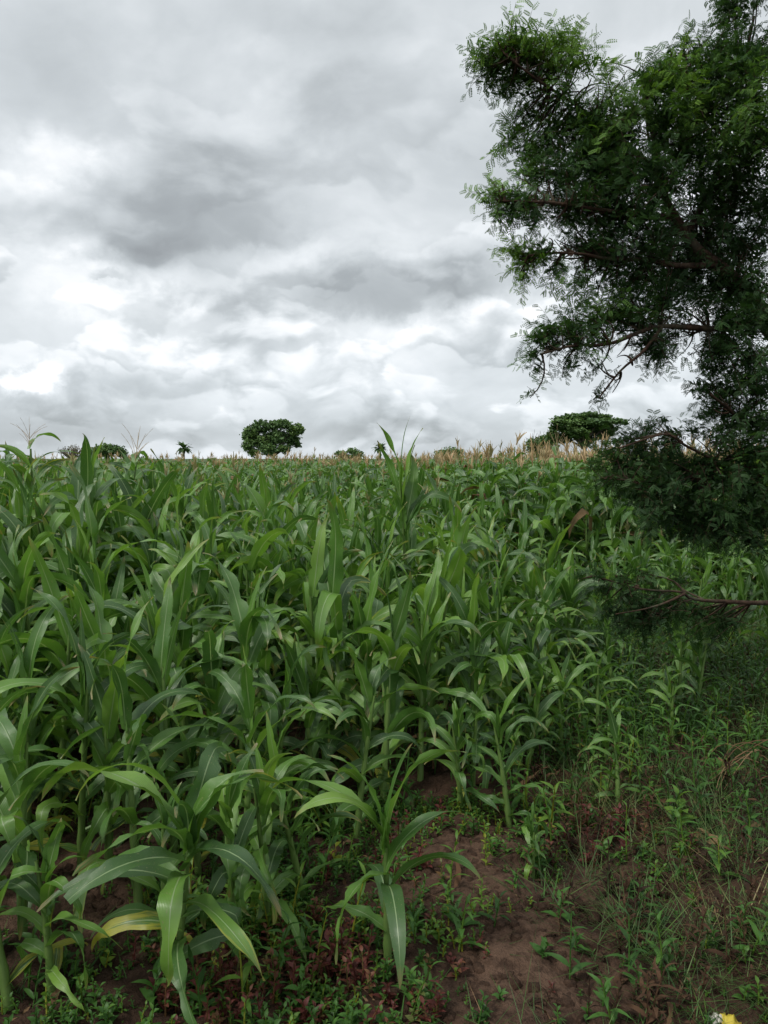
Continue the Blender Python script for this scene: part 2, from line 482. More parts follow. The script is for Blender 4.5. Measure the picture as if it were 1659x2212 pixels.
# ------------------------------------------------------------------ far trees
def leaf_quads(centres, sizes, tints, flat=.0, wid=.34):
    """one small kite-shaped leaf clump face per centre, turned at random"""
    k = len(centres)
    base = np.array([(-.5, 0, 0), (0, -wid, .06), (.5, 0, 0), (0, wid, .06)])
    e = nr.normal(size=(k, 3, 3)); e[:, 2, 2] += flat * 3
    a = np.cross(e[:, 0], e[:, 2]); a /= np.linalg.norm(a, axis=1)[:, None]
    n = e[:, 2] - (e[:, 2] * a).sum(1)[:, None] * a; n /= np.linalg.norm(n, axis=1)[:, None]
    b = np.cross(n, a)
    m = np.stack([a, b, n], 2) * np.asarray(sizes)[:, None, None]
    v = np.einsum('kij,nj->kni', m, base) + np.asarray(centres)[:, None]
    q = np.arange(k * 4).reshape(k, 4)
    return T(v.reshape(-1, 3), q, None, None, np.repeat(tints, 4))

def clumps(cl, per, size, flat=.2, shell=.55):
    c, s, t = [], [], []
    for x, y, z, rx, ry, rz in cl:
        n = int(per * rx * rz)
        d = nr.normal(size=(n, 3)); d /= np.linalg.norm(d, axis=1)[:, None]
        r = (shell + (1 - shell) * nr.rand(n)) ** 1.0
        r *= (.8 + .48 * nr.rand(n)) * (1 + .18 * np.sin(d[:, 0] * 7 + x * 3) * np.cos(d[:, 2] * 6 + z))
        c.append(np.array([x, y, z]) + d * r[:, None] * np.array([rx, ry, rz]))
        s.append(size * (.6 + .8 * nr.rand(n))); t.append(.2 + .45 * nr.rand(n) + .3 * nr.rand())
    return leaf_quads(np.concatenate(c), np.concatenate(s), np.concatenate(t), flat)

def limbs(base, h, tips, r, sides=7):
    """trunk from base up to h, then a limb to every tip"""
    parts = [tube(bez((0, 0, 0), (.05 * h, 0, h * .5), (0, 0, h), 6), np.linspace(r * 1.3, r * .8, 6), sides)]
    for tx, ty, tz in tips:
        p = bez((0, 0, h * .92), (tx * .35, ty * .35, h + (tz - h) * .65), (tx, ty, tz), 7)
        parts.append(tube(p, np.linspace(r * .55, r * .1, 7), 5))
    return cat(parts)

def far_tree(name, px, Y, crown, trunk_h, trunk_r, label, cat_, leaf=FARLEAF, per=150, size=.35, flat=.3, tips=None, bark=GREYBARK, shell=.5, group=None):
    p = at(px, 990, Y)
    root = thing(name, (p.x, Y, 0), 0, label, cat_, group)
    tips = tips or [(c[0], c[1], c[2]) for c in crown]
    link('trunk', to_mesh(name + '_trunk', limbs(0, trunk_h, tips, trunk_r), bark), root)
    cr = link('crown', to_mesh(name + '_crown', clumps(crown, per, size, flat, shell), leaf), root)
    cr['kind'] = 'stuff'
    return root

def U(px_, Y): return px_ / F * Y     # size of so many frame units at distance Y

# round broad tree: crown from x 530..660, y 908..985
Y = 95.0
def P3(dx, py): return U(dx, Y), EYE + U(990 - py, Y)
cr = []
for dx, py, rx, rz in [(-48, 935, 17, 15), (-25, 922, 20, 14), (0, 918, 17, 11), (22, 917, 18, 10), (48, 930, 17, 13), (60, 928, 8, 8), (-50, 962, 14, 14),
                       (-22, 955, 24, 18), (10, 945, 24, 18), (38, 950, 18, 14), (-5, 972, 20, 13), (25, 970, 14, 9), (-38, 978, 12, 9), (52, 962, 8, 6), (-60, 945, 7, 8)]:
    x, z = P3(dx, py); ry = U(rx, Y)
    cr.append((x, rng.uniform(-1.2, 1.2), z, U(rx, Y), ry, U(rz, Y)))
far_tree('broad_tree', 590, Y, cr, 2.0, .22, 'broad round-crowned dark tree standing alone on the horizon', 'tree', per=900, size=.34, flat=.5)

Y = 62.0
cr = []
for dx, py, rx, rz in [(-62, 915, 18, 7), (-40, 905, 22, 8), (-15, 899, 24, 8), (12, 898, 24, 8), (40, 903, 22, 8), (62, 912, 18, 7), (74, 917, 8, 4), (-20, 915, 30, 8),
                       (22, 914, 30, 8), (-70, 925, 10, 6), (-45, 930, 16, 9), (-15, 934, 14, 6), (45, 926, 18, 6), (-60, 945, 18, 10), (10, 936, 22, 8), (-70, 940, 12, 12), (-30, 925, 30, 9), (30, 922, 34, 9), (60, 930, 14, 7), (-45, 950, 16, 9), (35, 945, 14, 8), (0, 912, 55, 12), (0, 924, 60, 10), (50, 938, 22, 8), (0, 945, 24, 8), (-25, 938, 26, 10)]:
    x, z = P3(dx, py); cr.append((x, rng.uniform(-1.5, 1.5), z, U(rx, Y), U(rx, Y), U(rz, Y)))
far_tree('umbrella_tree', 1262, Y, cr, 2.6, .2, 'wide flat-topped umbrella tree behind the tan tassels on the right', 'tree', per=2600, size=.24, flat=.9)

Y = 75.0
cr = []
for dx, py, rx, rz in [(-12, 960, 20, 14), (10, 952, 18, 12), (25, 965, 16, 14), (0, 975, 26, 12)]:
    x, z = P3(dx, py); cr.append((x, rng.uniform(-.6, .6), z, U(rx, Y), U(rx, Y), U(rz, Y)))
rt = far_tree('bushy_tree', 1165, Y, cr, 1.6, .14, 'low bushy tree with bare twigs above, left of the flat-topped tree', 'tree', per=1000, size=.26)
tw = []
for i in range(16):
    x0 = rng.uniform(-1.1, .9); e = (x0 + rng.uniform(-.5, .5), 0, EYE + U(990 - rng.uniform(925, 950), Y))
    tw.append(tube(bez((x0 * .6, 0, 2.6), (x0, .1, 3.0), e, 5), np.linspace(.035, .012, 5), 4))
link('bare_twig', to_mesh('bare_twig', cat(tw), GREYBARK), rt)['kind'] = 'stuff'

Y = 90.0
cr = []
for dx, py, rx, rz in [(-22, 975, 16, 10), (0, 968, 20, 9), (22, 972, 20, 9), (35, 980, 12, 8), (-8, 980, 26, 9)]:
    x, z = P3(dx, py); cr.append((x, rng.uniform(-.6, .6), z, U(rx, Y), U(rx, Y), U(rz, Y)))
far_tree('rounded_tree', 232, Y, cr, 1.6, .14, 'dark low rounded tree behind the drooping tassel on the left', 'tree', per=1000, size=.3)

Y = 105.0
cr = []
for dx, py, rx, rz in [(-14, 978, 16, 12), (4, 970, 18, 10), (18, 976, 14, 10)]:
    x, z = P3(dx, py); cr.append((x, rng.uniform(-.6, .6), z, U(rx, Y), U(rx, Y), U(rz, Y)))
rt = far_tree('bare_tree', 155, Y, cr, 1.6, .13, 'pale nearly leafless tree on the left horizon', 'tree', leaf=PALELEAF, per=170, size=.18)
tw = []
for i in range(70):
    a = rng.uniform(-1, 1); e = (a * U(28, Y), rng.uniform(-1.2, 1.2), EYE + U(8 + 22 * math.sqrt(max(0, 1 - a * a)) * rng.uniform(.5, 1), Y))
    tw.append(tube(bez((a * .2, 0, 1.4), (a * .9, e[1] * .3, 2.2), e, 5), np.linspace(.07, .02, 5), 4))
link('bare_branch', to_mesh('bare_branch', cat(tw), bark_mat('pale_bark', (.14, .12, .10), (.26, .23, .19), 6)), rt)['kind'] = 'stuff'

Y = 85.0
cr = [(U(-18, Y), 0, EYE + U(8, Y), U(16, Y), .9, U(8, Y)), (U(2, Y), .2, EYE + U(16, Y), U(14, Y), .9, U(7, Y)), (U(18, Y), 0, EYE + U(10, Y), U(14, Y), .9, U(8, Y)), (U(-26, Y), 0, EYE + U(12, Y), U(6, Y), .5, U(5, Y)), (0, 0, EYE + U(2, Y), U(26, Y), .9, U(8, Y))]
far_tree('round_shrub', 757, Y, cr, 1.2, .1, 'ragged dark shrub midway along the horizon, left of the small bushy-headed palm', 'shrub', per=900, size=.26, shell=.2)
Y = 80.0
cr = [(U(-18, Y), 0, EYE + U(10, Y), U(16, Y), .9, U(8, Y)), (U(2, Y), .2, EYE + U(17, Y), U(18, Y), .9, U(7, Y)), (U(20, Y), 0, EYE + U(11, Y), U(14, Y), .9, U(8, Y)), (0, 0, EYE + U(3, Y), U(28, Y), .9, U(8, Y))]
far_tree('round_shrub', 972, Y, cr, 1.2, .1, 'dark rounded shrub just above the tassels, right of the tall spear-topped maize', 'shrub', per=900, size=.24)
Y = 160.0
cr = [(U(dx, Y), 0, EYE + U(rng.uniform(-2, 2), Y), U(9, Y), .9, U(5, Y)) for dx in range(-24, 28, 8)]
far_tree('distant_thicket', 293, Y, cr, .8, .1, 'low dark thicket low on the horizon between round tree and palm', 'thicket', per=90, size=.45)

def palm(px, py_top, py_c, r_px, Y, label, drooping):
    p = at(px, 990, Y); zc = EYE + U(990 - py_c, Y); r = U(r_px, Y)
    root = thing('palm_tree', (p.x, Y, 0), 0, label, 'palm', )
    link('trunk', to_mesh('palm_trunk', tube([(0, 0, 0), (.05, 0, zc * .5), (0, 0, zc)], [.22, .17, .15], 7), GREYBARK), root)
    for i in range(46):
        az = i * 2.4; f = rng.random()
        t = leaf_t(r * rng.uniform(.9, 1.15), r * .42, 5 + 100 * f, 60 + 110 * f, 1.2, rng.uniform(-40, 40), 0, .5, r * .05, i, 6, 2)
        t.t[:] = .15 + .5 * rng.random()
        link('frond', to_mesh('palm_frond', t, FARLEAF), root, mat4((0, 0, zc), az))
palm(397, 955, 970, 21, 130.0, 'small fan palm with shaggy head, left of the broad round tree', .25)
palm(821, 958, 970, 19, 120.0, 'small bushy-headed palm right of the ragged dark shrub', .2)

# ------------------------------------------------------------------ maize
CLS = {'low': (52, 172, 1.0), 'mid': (32, 172, 1.25), 'high': (18, 155, 1.55), 'up': (9, 98, 2.2), 'spear': (3, 22, 2.0), 'erect': (6, 48, 2.4)}
LIB = {}
def leaf_library():
    r = random.Random(3)
    for c, (a, b, p) in CLS.items():
        L_ = []
        for i in range(3 if c == 'spear' else 12):
            kw = dict(th0=a + r.uniform(-7, 9) * (.3 if c == 'spear' else 1), th1=b + r.uniform(-34, 16) * (.5 if c in ('spear', 'erect') else 1), pw=p * r.uniform(.8, 1.35),
                      twist=r.uniform(-120, 120) * (.2 if c == 'spear' else .35 if c == 'erect' else 1), bend=r.uniform(-45, 45), ph=r.uniform(0, 6),
                      wave=r.uniform(.010, .028), frq=r.uniform(10, 22), fold={'spear': 1.6, 'up': .9}.get(c, .7 if c == 'erect' else .45))
            if c in ('mid', 'low', 'high') and i in (2, 6, 9, 11): kw['kink'] = (r.uniform(.35, .6), r.uniform(30, 60))
            if c in ('mid', 'low') and i == 5: kw['cut'] = .82
            if c == 'spear': kw['W_'] = .05; kw['wave'] = .002
            hi = leaf_t(segs=17, across=4, **kw)
            L_.append(dict(hi=hi, lo=leaf_t(segs=6, across=2, **kw), far=leaf_t(segs=5, across=1, **kw)))
        LIB[c] = L_
leaf_library()
for c in LIB:
    for d in LIB[c]:
        d['me'] = to_mesh('maize_leaf', d['hi'], MAIZE)
        for key, mm in (('me_y', MAIZE_Y), ('me_y2', MAIZE_Y2)):
            x = d['me'].copy(); x.materials.clear(); x.materials.append(mm); d[key] = x

def stalk_t(h, r, lean=(0, 0), sides=8, nodes=6):
    pts, rad = [], []
    n = nodes * 3
    for i in range(n + 1):
        f = i / n
        pts.append((lean[0] * f * f, lean[1] * f * f, h * f - .06 * (i == 0)))
        k = i % 3
        rad.append(r * (1.15 - .75 * f) * (1.22 if k == 0 and 0 < i < n else 1.0 if k == 1 else .96))
    return tube(pts, rad, sides)

def tassel_t(h=.34, n=12, w=.0046, seed=0, lo=False, droop=.6):
    r = random.Random(seed); parts = []
    for i in range(n):
        az = i * 2.4 + r.uniform(-.4, .4); up = 0.0 if i == 0 else r.uniform(.25, .75) * droop
        z0 = 0 if i == 0 else h * r.uniform(.05, .35); L = h * (1.0 if i == 0 else r.uniform(.45, .75))
        d = Vector((math.cos(az) * up, math.sin(az) * up, 1)).normalized()
        p0 = Vector((0, 0, z0)); p2 = p0 + d * L + Vector((math.cos(az), math.sin(az), -.6)) * L * up * .45
        pm = p0 + d * L * .55
        if lo:
            s = Vector((-math.sin(az), math.cos(az), 0)) * w; s2 = Vector((1, 0, 0)) * w * .6
            s = s + s2
            parts.append(T([p0 - s * .5, p0 + s * .5, pm + s, pm - s, p2 + s * .4, p2 - s * .4], [(0, 1, 2, 3), (3, 2, 4, 5)]))
        else:
            c = bez(p0, pm, p2, 9)
            parts.append(tube(c, [w * .5 * (.6 if k == 0 else (1.25 if k % 2 else .75)) * (1 - .5 * k / 8) for k in range(9)], 4))
    return cat(parts)

STALKS = [to_mesh('maize_stalk', stalk_t(1.0, .016, (rng.uniform(-.05, .05), rng.uniform(-.05, .05))), STALK) for _ in range(5)]
TASSELS = []
for i in range(5):
    t = tassel_t(seed=i, droop=.5 + .12 * i); t.t[:] = .25 + .15 * i
    TASSELS.append(to_mesh('maize_tassel', t, TASSEL))
TASSEL_LO = [tassel_t(.34, 9, .010, 20 + i, True) for i in range(4)]
STALK_LO = stalk_t(1.0, .016, (0, 0), 4, 1)

def plan(h, az, r, mature=False, kind='normal'):
    """leaf list of one plant: (class, variant, z, azimuth, length scale, width scale, state)"""
    s = max(.28, min(1.2, h / 1.3)); out = []
    if mature:
        n, zt = r.randint(9, 11), .80
    else:
        n, zt = r.randint(10, 13), .68
    for i in range(n):
        f = i / (n - 1)
        z = h * (.07 + (zt - .07) * f ** .85)
        if mature:
            c = 'low' if f < .35 else 'mid' if f < .85 else r.choice(('mid', 'mid', 'high'))
            L = s * (.58 + .42 * math.sin(PI * min(1, f * .85 + .1))) * (1 - .35 * f ** 3)
        else:
            c = 'low' if f < .22 else 'mid' if f < .55 else 'high' if f < .85 else r.choice(('up', 'up', 'erect'))
            if r.random() < .2: c = r.choice(('mid', 'high'))
            L = s * (.44 + .38 * math.sin(PI * min(1, .18 + f * .62)))
        L *= r.uniform(.72, 1.1)
        state = 0
        if i <= 1 and c != 'low': c = 'low'
        if i == 0 and r.random() < .55: state = 2
        elif i <= 2 and r.random() < .30: state = 1
        elif r.random() < .02: state = 1
        out.append((c, r.randrange(12), z, az + PI * (i % 2) + r.gauss(0, .42), L, L ** .4 * s ** .5 * r.uniform(.9, 1.3), state))
    if not mature:
        out.append(('spear', r.randrange(3), h * .62, az + r.uniform(0, 6), max(.2, h * .36 * r.uniform(.7, 1.05)) / .8, .9, 0))
    return out, (h * .9 if mature else h * .72)

def leaf_mtx(z, az, L, Wd):
    return Matrix.Translation((0, 0, z)) @ Matrix.Rotation(az, 4, 'Z') @ Matrix.Rotation(.28 * math.sin(az * 37 + z * 91), 4, 'X') @ Matrix.Diagonal((L, Wd, L, 1))

def plant_obj(x, y, h, az, r, mature, label, group, tassel=None, leaves=None, sh=None):
    root = thing('maize_plant', (x, y, gz(x, y)), 0, label, 'maize plant', group)
    root.rotation_euler = (r.gauss(0, .085), r.gauss(0, .085), 0)
    lv, sh0 = plan(h, az, r, mature)
    if tassel and h > 1.7:
        for k_, (c_, f_, L_) in enumerate((('mid', .80, .52), ('low', .86, .42), ('mid', .90, .36), ('high', .74, .55))):
            lv.append((c_, k_ + 1, h * f_, az + PI * k_ + .5, L_ / .8, 1.0, 0))
    if leaves is not None: lv = leaves
    sh = sh or sh0
    st = link('stalk', STALKS[r.randrange(5)], root, Matrix.Diagonal((.55 + .35 * h, .55 + .35 * h, sh, 1)) @ Matrix.Rotation(r.uniform(0, 6), 4, 'Z'))
    for c, k, z, a, L, Wd, state in lv:
        d = LIB[c][k % len(LIB[c])]
        o = link('leaf', d[('me', 'me_y', 'me_y2')[state]], root, leaf_mtx(z, a, L, Wd))
        if state == 1: o['label'] = 'leaf turning yellow along its edges'
        if state == 2: o['label'] = 'withered yellow and brown lower leaf'
    if tassel:
        link('tassel', TASSELS[r.randrange(5)], root, mat4((0, 0, sh), r.uniform(0, 6), r.gauss(0, .12), r.gauss(0, .12), tassel))
    return root

def in_view(x, y, pad=.06):
    return y > .5 and abs(x) / y < .497 + pad + .35 / y

# the front edge of the field, from left to right
FRONT = [(-2.4, 1.9)] + [on_ground(*p) for p in ((40, 2200), (380, 2150), (700, 1960), (830, 2060), (960, 1830), (1110, 1790), (1240, 1720), (1400, 1660))] + [(4.0, 5.2), (30, 6)]
def front(x):
    for (x0, y0), (x1, y1) in zip(FRONT, FRONT[1:]):
        if x0 <= x <= x1: return y0 + (y1 - y0) * (x - x0) / (x1 - x0)
    return FRONT[0][1] if x < FRONT[0][0] else FRONT[-1][1]

def sm(a, b, v):
    t = max(0, min(1, (v - a) / (b - a))); return t * t * (3 - 2 * t)

def mature_edge(u): return 19 - 9.2 * sm(-.06, .20, u) + 8 * sm(-.15, -.35, u)

def height(x, y, r):
    u = x / y
    h = float(np.interp(y, [2, 3, 4, 5.5, 7, 10, 16], [.72, .98, 1.14, 1.28, 1.30, 1.22, 1.20]))
    h *= 1 - .26 * sm(.08, .26, u) - .10 * sm(-.22, -.05, u) * sm(4.2, 5.5, y) * sm(12, 9, y)
    h *= 1 + .20 * sm(-.1, -.38, u) * sm(3, 6, y)
    return h * r.uniform(.76, 1.24)

# ---- plants with a place and look of their own
def lf(c, k, z, az_deg, L, Wd=1.25, st=0): return (c, k, z, R(az_deg), L / .8, Wd, st)
HERO = [
 # px, py of base, height, azimuth (deg), label, tassel, leaves, stalk height
 (378, 2165, .74, 165, 'nearest broad maize plant with insect-bitten arching leaves, above the yellow-orange leaf', None,
  [lf('mid', 0, .54, 172, .66, .95), lf('high', 10, .56, 205, .48, .9), lf('high', 4, .58, 20, .40, .9, 1), lf('mid', 3, .44, 330, .52, .85),
   lf('low', 1, .32, 305, .46, .8, 1), lf('low', 4, .24, 205, .34, .8, 2), lf('mid', 7, .50, 250, .50, .9), lf('low', 3, .20, 285, .42, .8), lf('high', 2, .54, 100, .46, .9),
   lf('up', 3, .50, 60, .34, .9), lf('up', 9, .50, 230, .32, .9), lf('spear', 0, .50, 0, .26, 1.5), lf('low', 5, .46, 222, .46, .9), lf('low', 9, .36, 150, .44, .8), lf('low', 6, .14, 30, .34, .75),
   lf('low', 8, .48, 345, .42, .85), lf('low', 2, .42, 272, .46, .85), lf('low', 11, .28, 350, .36, .8), lf('low', 10, .38, 190, .46, .85)], .56),
 (838, 2085, .82, 20, 'slender maize plant alone at the front edge of the field, beside the bare soil strip', None,
  [lf('spear', 0, .44, 0, .44, 1.2), lf('up', 2, .42, 8, .48, .95), lf('up', 6, .44, 195, .38, .9), lf('mid', 1, .46, 172, .54, .85), lf('high', 5, .44, 205, .42, .85), lf('low', 0, .30, 275, .42, .75),
   lf('mid', 4, .26, 350, .40, .7), lf('low', 7, .14, 160, .30, .7, 1), lf('high', 8, .36, 20, .42, .8), lf('low', 10, .20, 100, .36, .7), lf('low', 3, .34, 235, .40, .75)], .50),
 (20, 2190, 1.02, 30, 'tall pale stalked maize plant cut by the left edge of the frame at the bottom', None, None, None),
 (112, 2170, .62, 140, 'short maize plant by the bare soil at the lower left, one leaf hanging straight down', None, None, None),
 (655, 1930, .80, 10, 'maize plant with pale whorl just behind the slender front one', None, None, None),
 (520, 1930, 1.02, 150, 'maize plant with a bright upright spear leaf over a torn hanging leaf', None, None, None),
 (300, 1975, 1.06, 60, 'stout maize plant with a fountain of wide arching leaves at left front', None, None, None),
 (175, 1880, 1.15, 200, 'maize plant with long leaves sweeping left beside the fountain-leaved one', None, None, None),
 (1100, 1795, .68, 340, 'young maize plant with two stems of leaves at the right front corner of the field', None, None, None),
 (995, 1765, .62, 120, 'thin young maize plant between the front slender one and the corner plant', None, None, None),
 (1150, 1905, .26, 60, 'tiny yellow-green maize seedling on the bare soil', None, None, None),
 (1212, 1640, .66, 10, 'maize plant with bare pale lower stalk, right of the corner plants', None, None, None),
 (1335, 1740, .50, 200, 'small maize plant at the edge of the shaded weeds', None, None, None),
 (905, 1660, .95, 40, 'maize plant with two yellow-edged lower leaves near the middle of the field front', None, None, None),
 (1060, 1560, .98, 80, 'maize plant whose tall light spear leaves rise above the weedy gap', None,
  [lf('spear', 0, .55, 0, .60, 1.8), lf('erect', 2, .52, 200, .60, 1.25), lf('erect', 6, .50, 0, .56, 1.2), lf('up', 1, .55, 20, .60, 1.1), lf('up', 4, .5, 190, .7, 1.1), lf('high', 3, .45, 340, .7, 1.1), lf('high', 0, .4, 170, .66), lf('mid', 2, .3, 20, .6), lf('mid', 6, .2, 200, .5)], .6),
 (888, 1450, 1.62, 95, 'tallest maize plant at the centre, its spear-like top reaching the horizon', None,
  [lf('spear', 1, 1.42, 0, .58, 2.0), lf('erect', 0, 1.34, 175, .64, 1.35), lf('erect', 3, 1.30, 5, .64, 1.35), lf('erect', 5, 1.22, 200, .62, 1.35), lf('erect', 8, 1.16, 340, .62, 1.35), lf('erect', 10, 1.1, 90, .6, 1.35), lf('up', 0, 1.1, 200, .42, 1.1), lf('up', 5, 1.06, 10, .44, 1.1), lf('high', 2, 1.04, 10, .7, 1.2), lf('high', 6, .95, 180, .7, 1.2), lf('mid', 1, .8, 5, .8),
   lf('mid', 3, .66, 185, .8), lf('mid', 4, .52, 350, .8), lf('low', 3, .4, 170, .7), lf('low', 1, .25, 10, .6)], 1.5),
 (680, 1430, 1.42, 100, 'maize plant with broad twisted upper leaves left of the tallest one', None, None, None),
 (92, 1420, 2.04, 30, 'maize plant with open green tassel high above the field on the left', .8, None, None),
 (238, 1400, 1.90, 60, 'maize plant with drooping pale tassel in front of the dark rounded tree', 1.1, None, None),
 (15, 1380, 1.78, 60, 'maize plant with a small tassel at the left edge on the skyline', .9, None, None),
 (300, 1480, 1.45, 20, 'maize plant with very wide drooping leaves in the left middle', None, None, None),
 (205, 1700, 1.22, 80, 'maize plant with upright pale-backed leaves behind the fountain-leaved one', None, None, None),
 (1200, 1290, 1.95, 60, 'maize plant with the largest pale tassel in front of the flat-topped tree', 1.15, None, None),
 (505, 2035, .80, 250, 'maize plant with a drooping fan of leaves just right of the nearest one', None, None, None),
 (575, 1990, .78, 100, 'small maize plant with limp leaves among the weeds behind the red patch', None, None, None),
 (235, 1905, .95, 300, 'maize plant at the back of the left bare soil patch', None, None, None),
 (50, 2020, 1.0, 120, 'maize plant leaning at the left edge beside the bare soil', None, None, None),
 (770, 1800, .92, 40, 'maize plant with twin arching leaves behind the slender front plant', None, None, None),
 (450, 1800, 1.0, 100, 'maize plant with leaves hanging over the torn-leaved one', None, None, None),
 (590, 1780, .96, 170, 'maize plant with one pointed rolled leaf standing up in the near middle', None, None, None),
]

def build_maize():
    r = random.Random(21)
    taken = []
    for px, py, h, az, label, tas, leaves, sh in HERO:
        x, y = on_ground(px, py)
        mat = tas is not None
        plant_obj(x, y, h, R(az), r, mat, label, 'maize plants of the field', tas, leaves, sh)
        taken.append((x, y))
    cand = []
    dx, dy = .265, .30
    y = 1.9
    while y < 62:
        sp = 1.0 if y < 9 else 1.0 + (y - 9) / 15
        x = -.62 * y - 2.0
        while x < .62 * y + 2.0:
            X = x + r.uniform(-.17, .17); Yp = y + r.uniform(-.2, .2)
            x += dx * sp
            if not in_view(X, Yp, .06 + (1.6 / Yp if Yp < 14 else .1)): continue
            u = X / Yp
            if Yp < front(X) + .10: continue
            if min((X - a) ** 2 + (Yp - b) ** 2 for a, b in taken[:len(HERO)]) < .22 ** 2: continue
            if Yp < 4 and bare(X, Yp) > .45: continue
            # the weedy gap on the right, under and behind the thorn tree
            gap = sm(.24, .33, u) * (1 - sm(7.2, 8.6, Yp))
            if r.random() < gap * .80: continue
            if (Yp < 9) and math.hypot(X - on_ground(1150, 1330)[0], (Yp - 8.2) * .7) < .8: continue
            mat = Yp > mature_edge(u) + r.uniform(-.7, .7)
            if mat: h = r.gauss(1.66, .12) + .14 * sm(.02, .18, u) + .12 * sm(24, 40, Yp)
            else: h = height(X, Yp, r) * (.62 + .38 * sm(0, 1.3, Yp - front(X)))
            if not mat and r.random() < .035 and Yp > 5: h *= 1.16
            cand.append((Yp, X, h, mat))
        y += dy * sp
    cand.sort(key=lambda c: math.hypot(c[0], c[1]))
    n_obj = 300 - len(HERO)
    SHORT = ['the nearest broad maize plant', 'the slender front maize plant', 'the pale stalk at the left edge', 'the short maize by the left bare soil', 'the pale-whorled maize plant',
             'the torn-leaved maize plant', 'the fountain-leaved maize plant', 'the left-sweeping maize plant', 'the corner maize plant', 'the thin young maize plant', 'the tiny maize seedling',
             'the bare-stalked maize plant', 'the small maize by shaded weeds', 'the yellow-edged maize plant', 'the light-speared maize plant', 'the tallest central maize plant',
             'the twisted-leaved maize plant', 'the high tasselled maize on the left', 'the drooping-tasselled maize', 'the small-tasselled edge maize', 'the wide-drooping maize plant',
             'the pale-backed maize plant', 'the largest-tasselled maize', 'the drooping-fan maize plant', 'the limp-leaved small maize', 'the maize behind the left soil patch', 'the leaning left-edge maize', 'the twin-arched maize plant', 'the overhanging maize plant', 'the rolled-leaf maize plant']
    ORD = ['nearest', 'second', 'third', 'fourth', 'fifth', 'sixth', 'seventh', 'eighth', 'ninth', 'tenth', 'eleventh', 'twelfth', 'thirteenth', 'fourteenth', 'fifteenth', 'sixteenth', 'seventeenth', 'eighteenth', 'nineteenth', 'twentieth']
    seen = {}
    def own_label(X, Yp, h, mat):
        best = min(range(len(HERO)), key=lambda i: (X / Yp - taken[i][0] / taken[i][1]) ** 2 * 30 + math.log(Yp / taken[i][1]) ** 2)
        ax, ay = taken[best]
        du, dv = (X / Yp - ax / ay) * 5.5, math.log(Yp / ay)
        k = round(math.degrees(math.atan2(dv, du)) / 45) % 8
        where = ('right of', 'behind and right of', 'behind', 'behind and left of', 'left of', 'in front and left of', 'in front of', 'in front and right of')[k]
        n = seen[(best, k)] = seen.get((best, k), -1) + 1
        if n >= len(ORD): return None
        size = 'tasselled' if mat else 'knee-high' if h < .62 else 'waist-high' if h < 1.05 else 'chest-high'
        return f'{ORD[n]} {size} maize plant {where} {SHORT[best]}'
    NAMES = [  # zone test, label, group
        (lambda X, Y: Y < 3.6 and X / Y < -.12, 'knee-high broad-leaved maize plant crowded in the near left of the field', 'maize plants in the near left'),
        (lambda X, Y: Y < 4.6 and X / Y < .15, 'waist-high maize plant standing in the near middle of the field', 'maize plants in the near middle'),
        (lambda X, Y: Y < 9.4 and X / Y >= .15, 'short maize plant among weeds in the shaded gap by the thorn tree', 'maize plants in the weedy gap'),
        (lambda X, Y: Y < 7 and X / Y < -.2, 'chest-high dark green maize plant in the thick left middle of the field', 'maize plants in the left middle'),
        (lambda X, Y: Y < 7, 'chest-high maize plant in the thick middle of the field', 'maize plants in the middle'),
        (lambda X, Y: X / Y < -.1, 'untasselled maize plant in the far left of the green stand', 'maize plants far left'),
        (lambda X, Y: True, 'untasselled maize plant far back in the centre of the green stand', 'maize plants far centre'),
    ]
    inside = [c for c in cand if abs(c[1]) < .54 * c[0] + .15]
    own = set(inside[:n_obj])
    for Yp, X, h, mat in inside[:n_obj]:
        lab, grp = next((l, g) for t, l, g in NAMES if t(X, Yp))
        if mat: lab, grp = 'ripe maize plant with a dry tan tassel at the front of the tasselled rows', 'tasselled maize plants in front'
        if Yp < 9: lab = own_label(X, Yp, h, mat) or lab
        plant_obj(X, Yp, h, r.uniform(0, 2 * PI), r, mat, lab, grp, r.uniform(.6, .95) if mat else None)
    # all the rest of the field as one mass
    bag = {}
    def put(key, t, m_, ti, ma):
        e = bag.setdefault(key, (t, [], [], ma)); e[1].append(npm(m_)); e[2].append(ti)
    for Yp, X, h, mat in [c for c in cand if c not in own]:
        lod = 'lo' if Yp < 15 else 'far'
        lv, sh = plan(h, r.uniform(0, 6), r, mat)
        if Yp > 14: lv = lv[int(len(lv) * (.25 if Yp < 30 else .45)):]
        base = mat4((X, Yp, 0), 0, r.gauss(0, .05), r.gauss(0, .05))
        wide = 1.0 if Yp < 14 else min(2.2, 1.0 + (Yp - 14) / 28)
        pt = r.uniform(-.15, .15)
        for c, k, z, a, L, Wd, state in lv:
            k = k % len(LIB[c])
            dry = mat and r.random() < .035
            put((c, k, lod, dry), LIB[c][k][lod], base @ leaf_mtx(z, a, L, Wd * wide), r.uniform(.1, .75) + pt, 3 if dry else 0)
        put('stalk', STALK_LO, base @ Matrix.Diagonal((1, 1, sh, 1)), .5, 1)
        if mat and r.random() < .48 + .24 * sm(-.12, .12, X / Yp) - .2 * sm(-.25, -.42, X / Yp):
            k = r.randrange(4)
            put(('tas', k), TASSEL_LO[k], base @ mat4((0, 0, sh - .02), r.uniform(0, 6), r.gauss(0, .15), r.gauss(0, .15), (r.uniform(.7, 1.1), r.uniform(.7, 1.1), r.uniform(.6, 1.15))), r.uniform(.2, 1.0), 2)
        elif not mat and Yp > 9 and r.random() < .10:
            k = r.randrange(4)
            put(('tas', k), TASSEL_LO[k], base @ mat4((0, 0, h * .9), r.uniform(0, 6), 0, 0, .8), 0.1, 2)
    parts = []
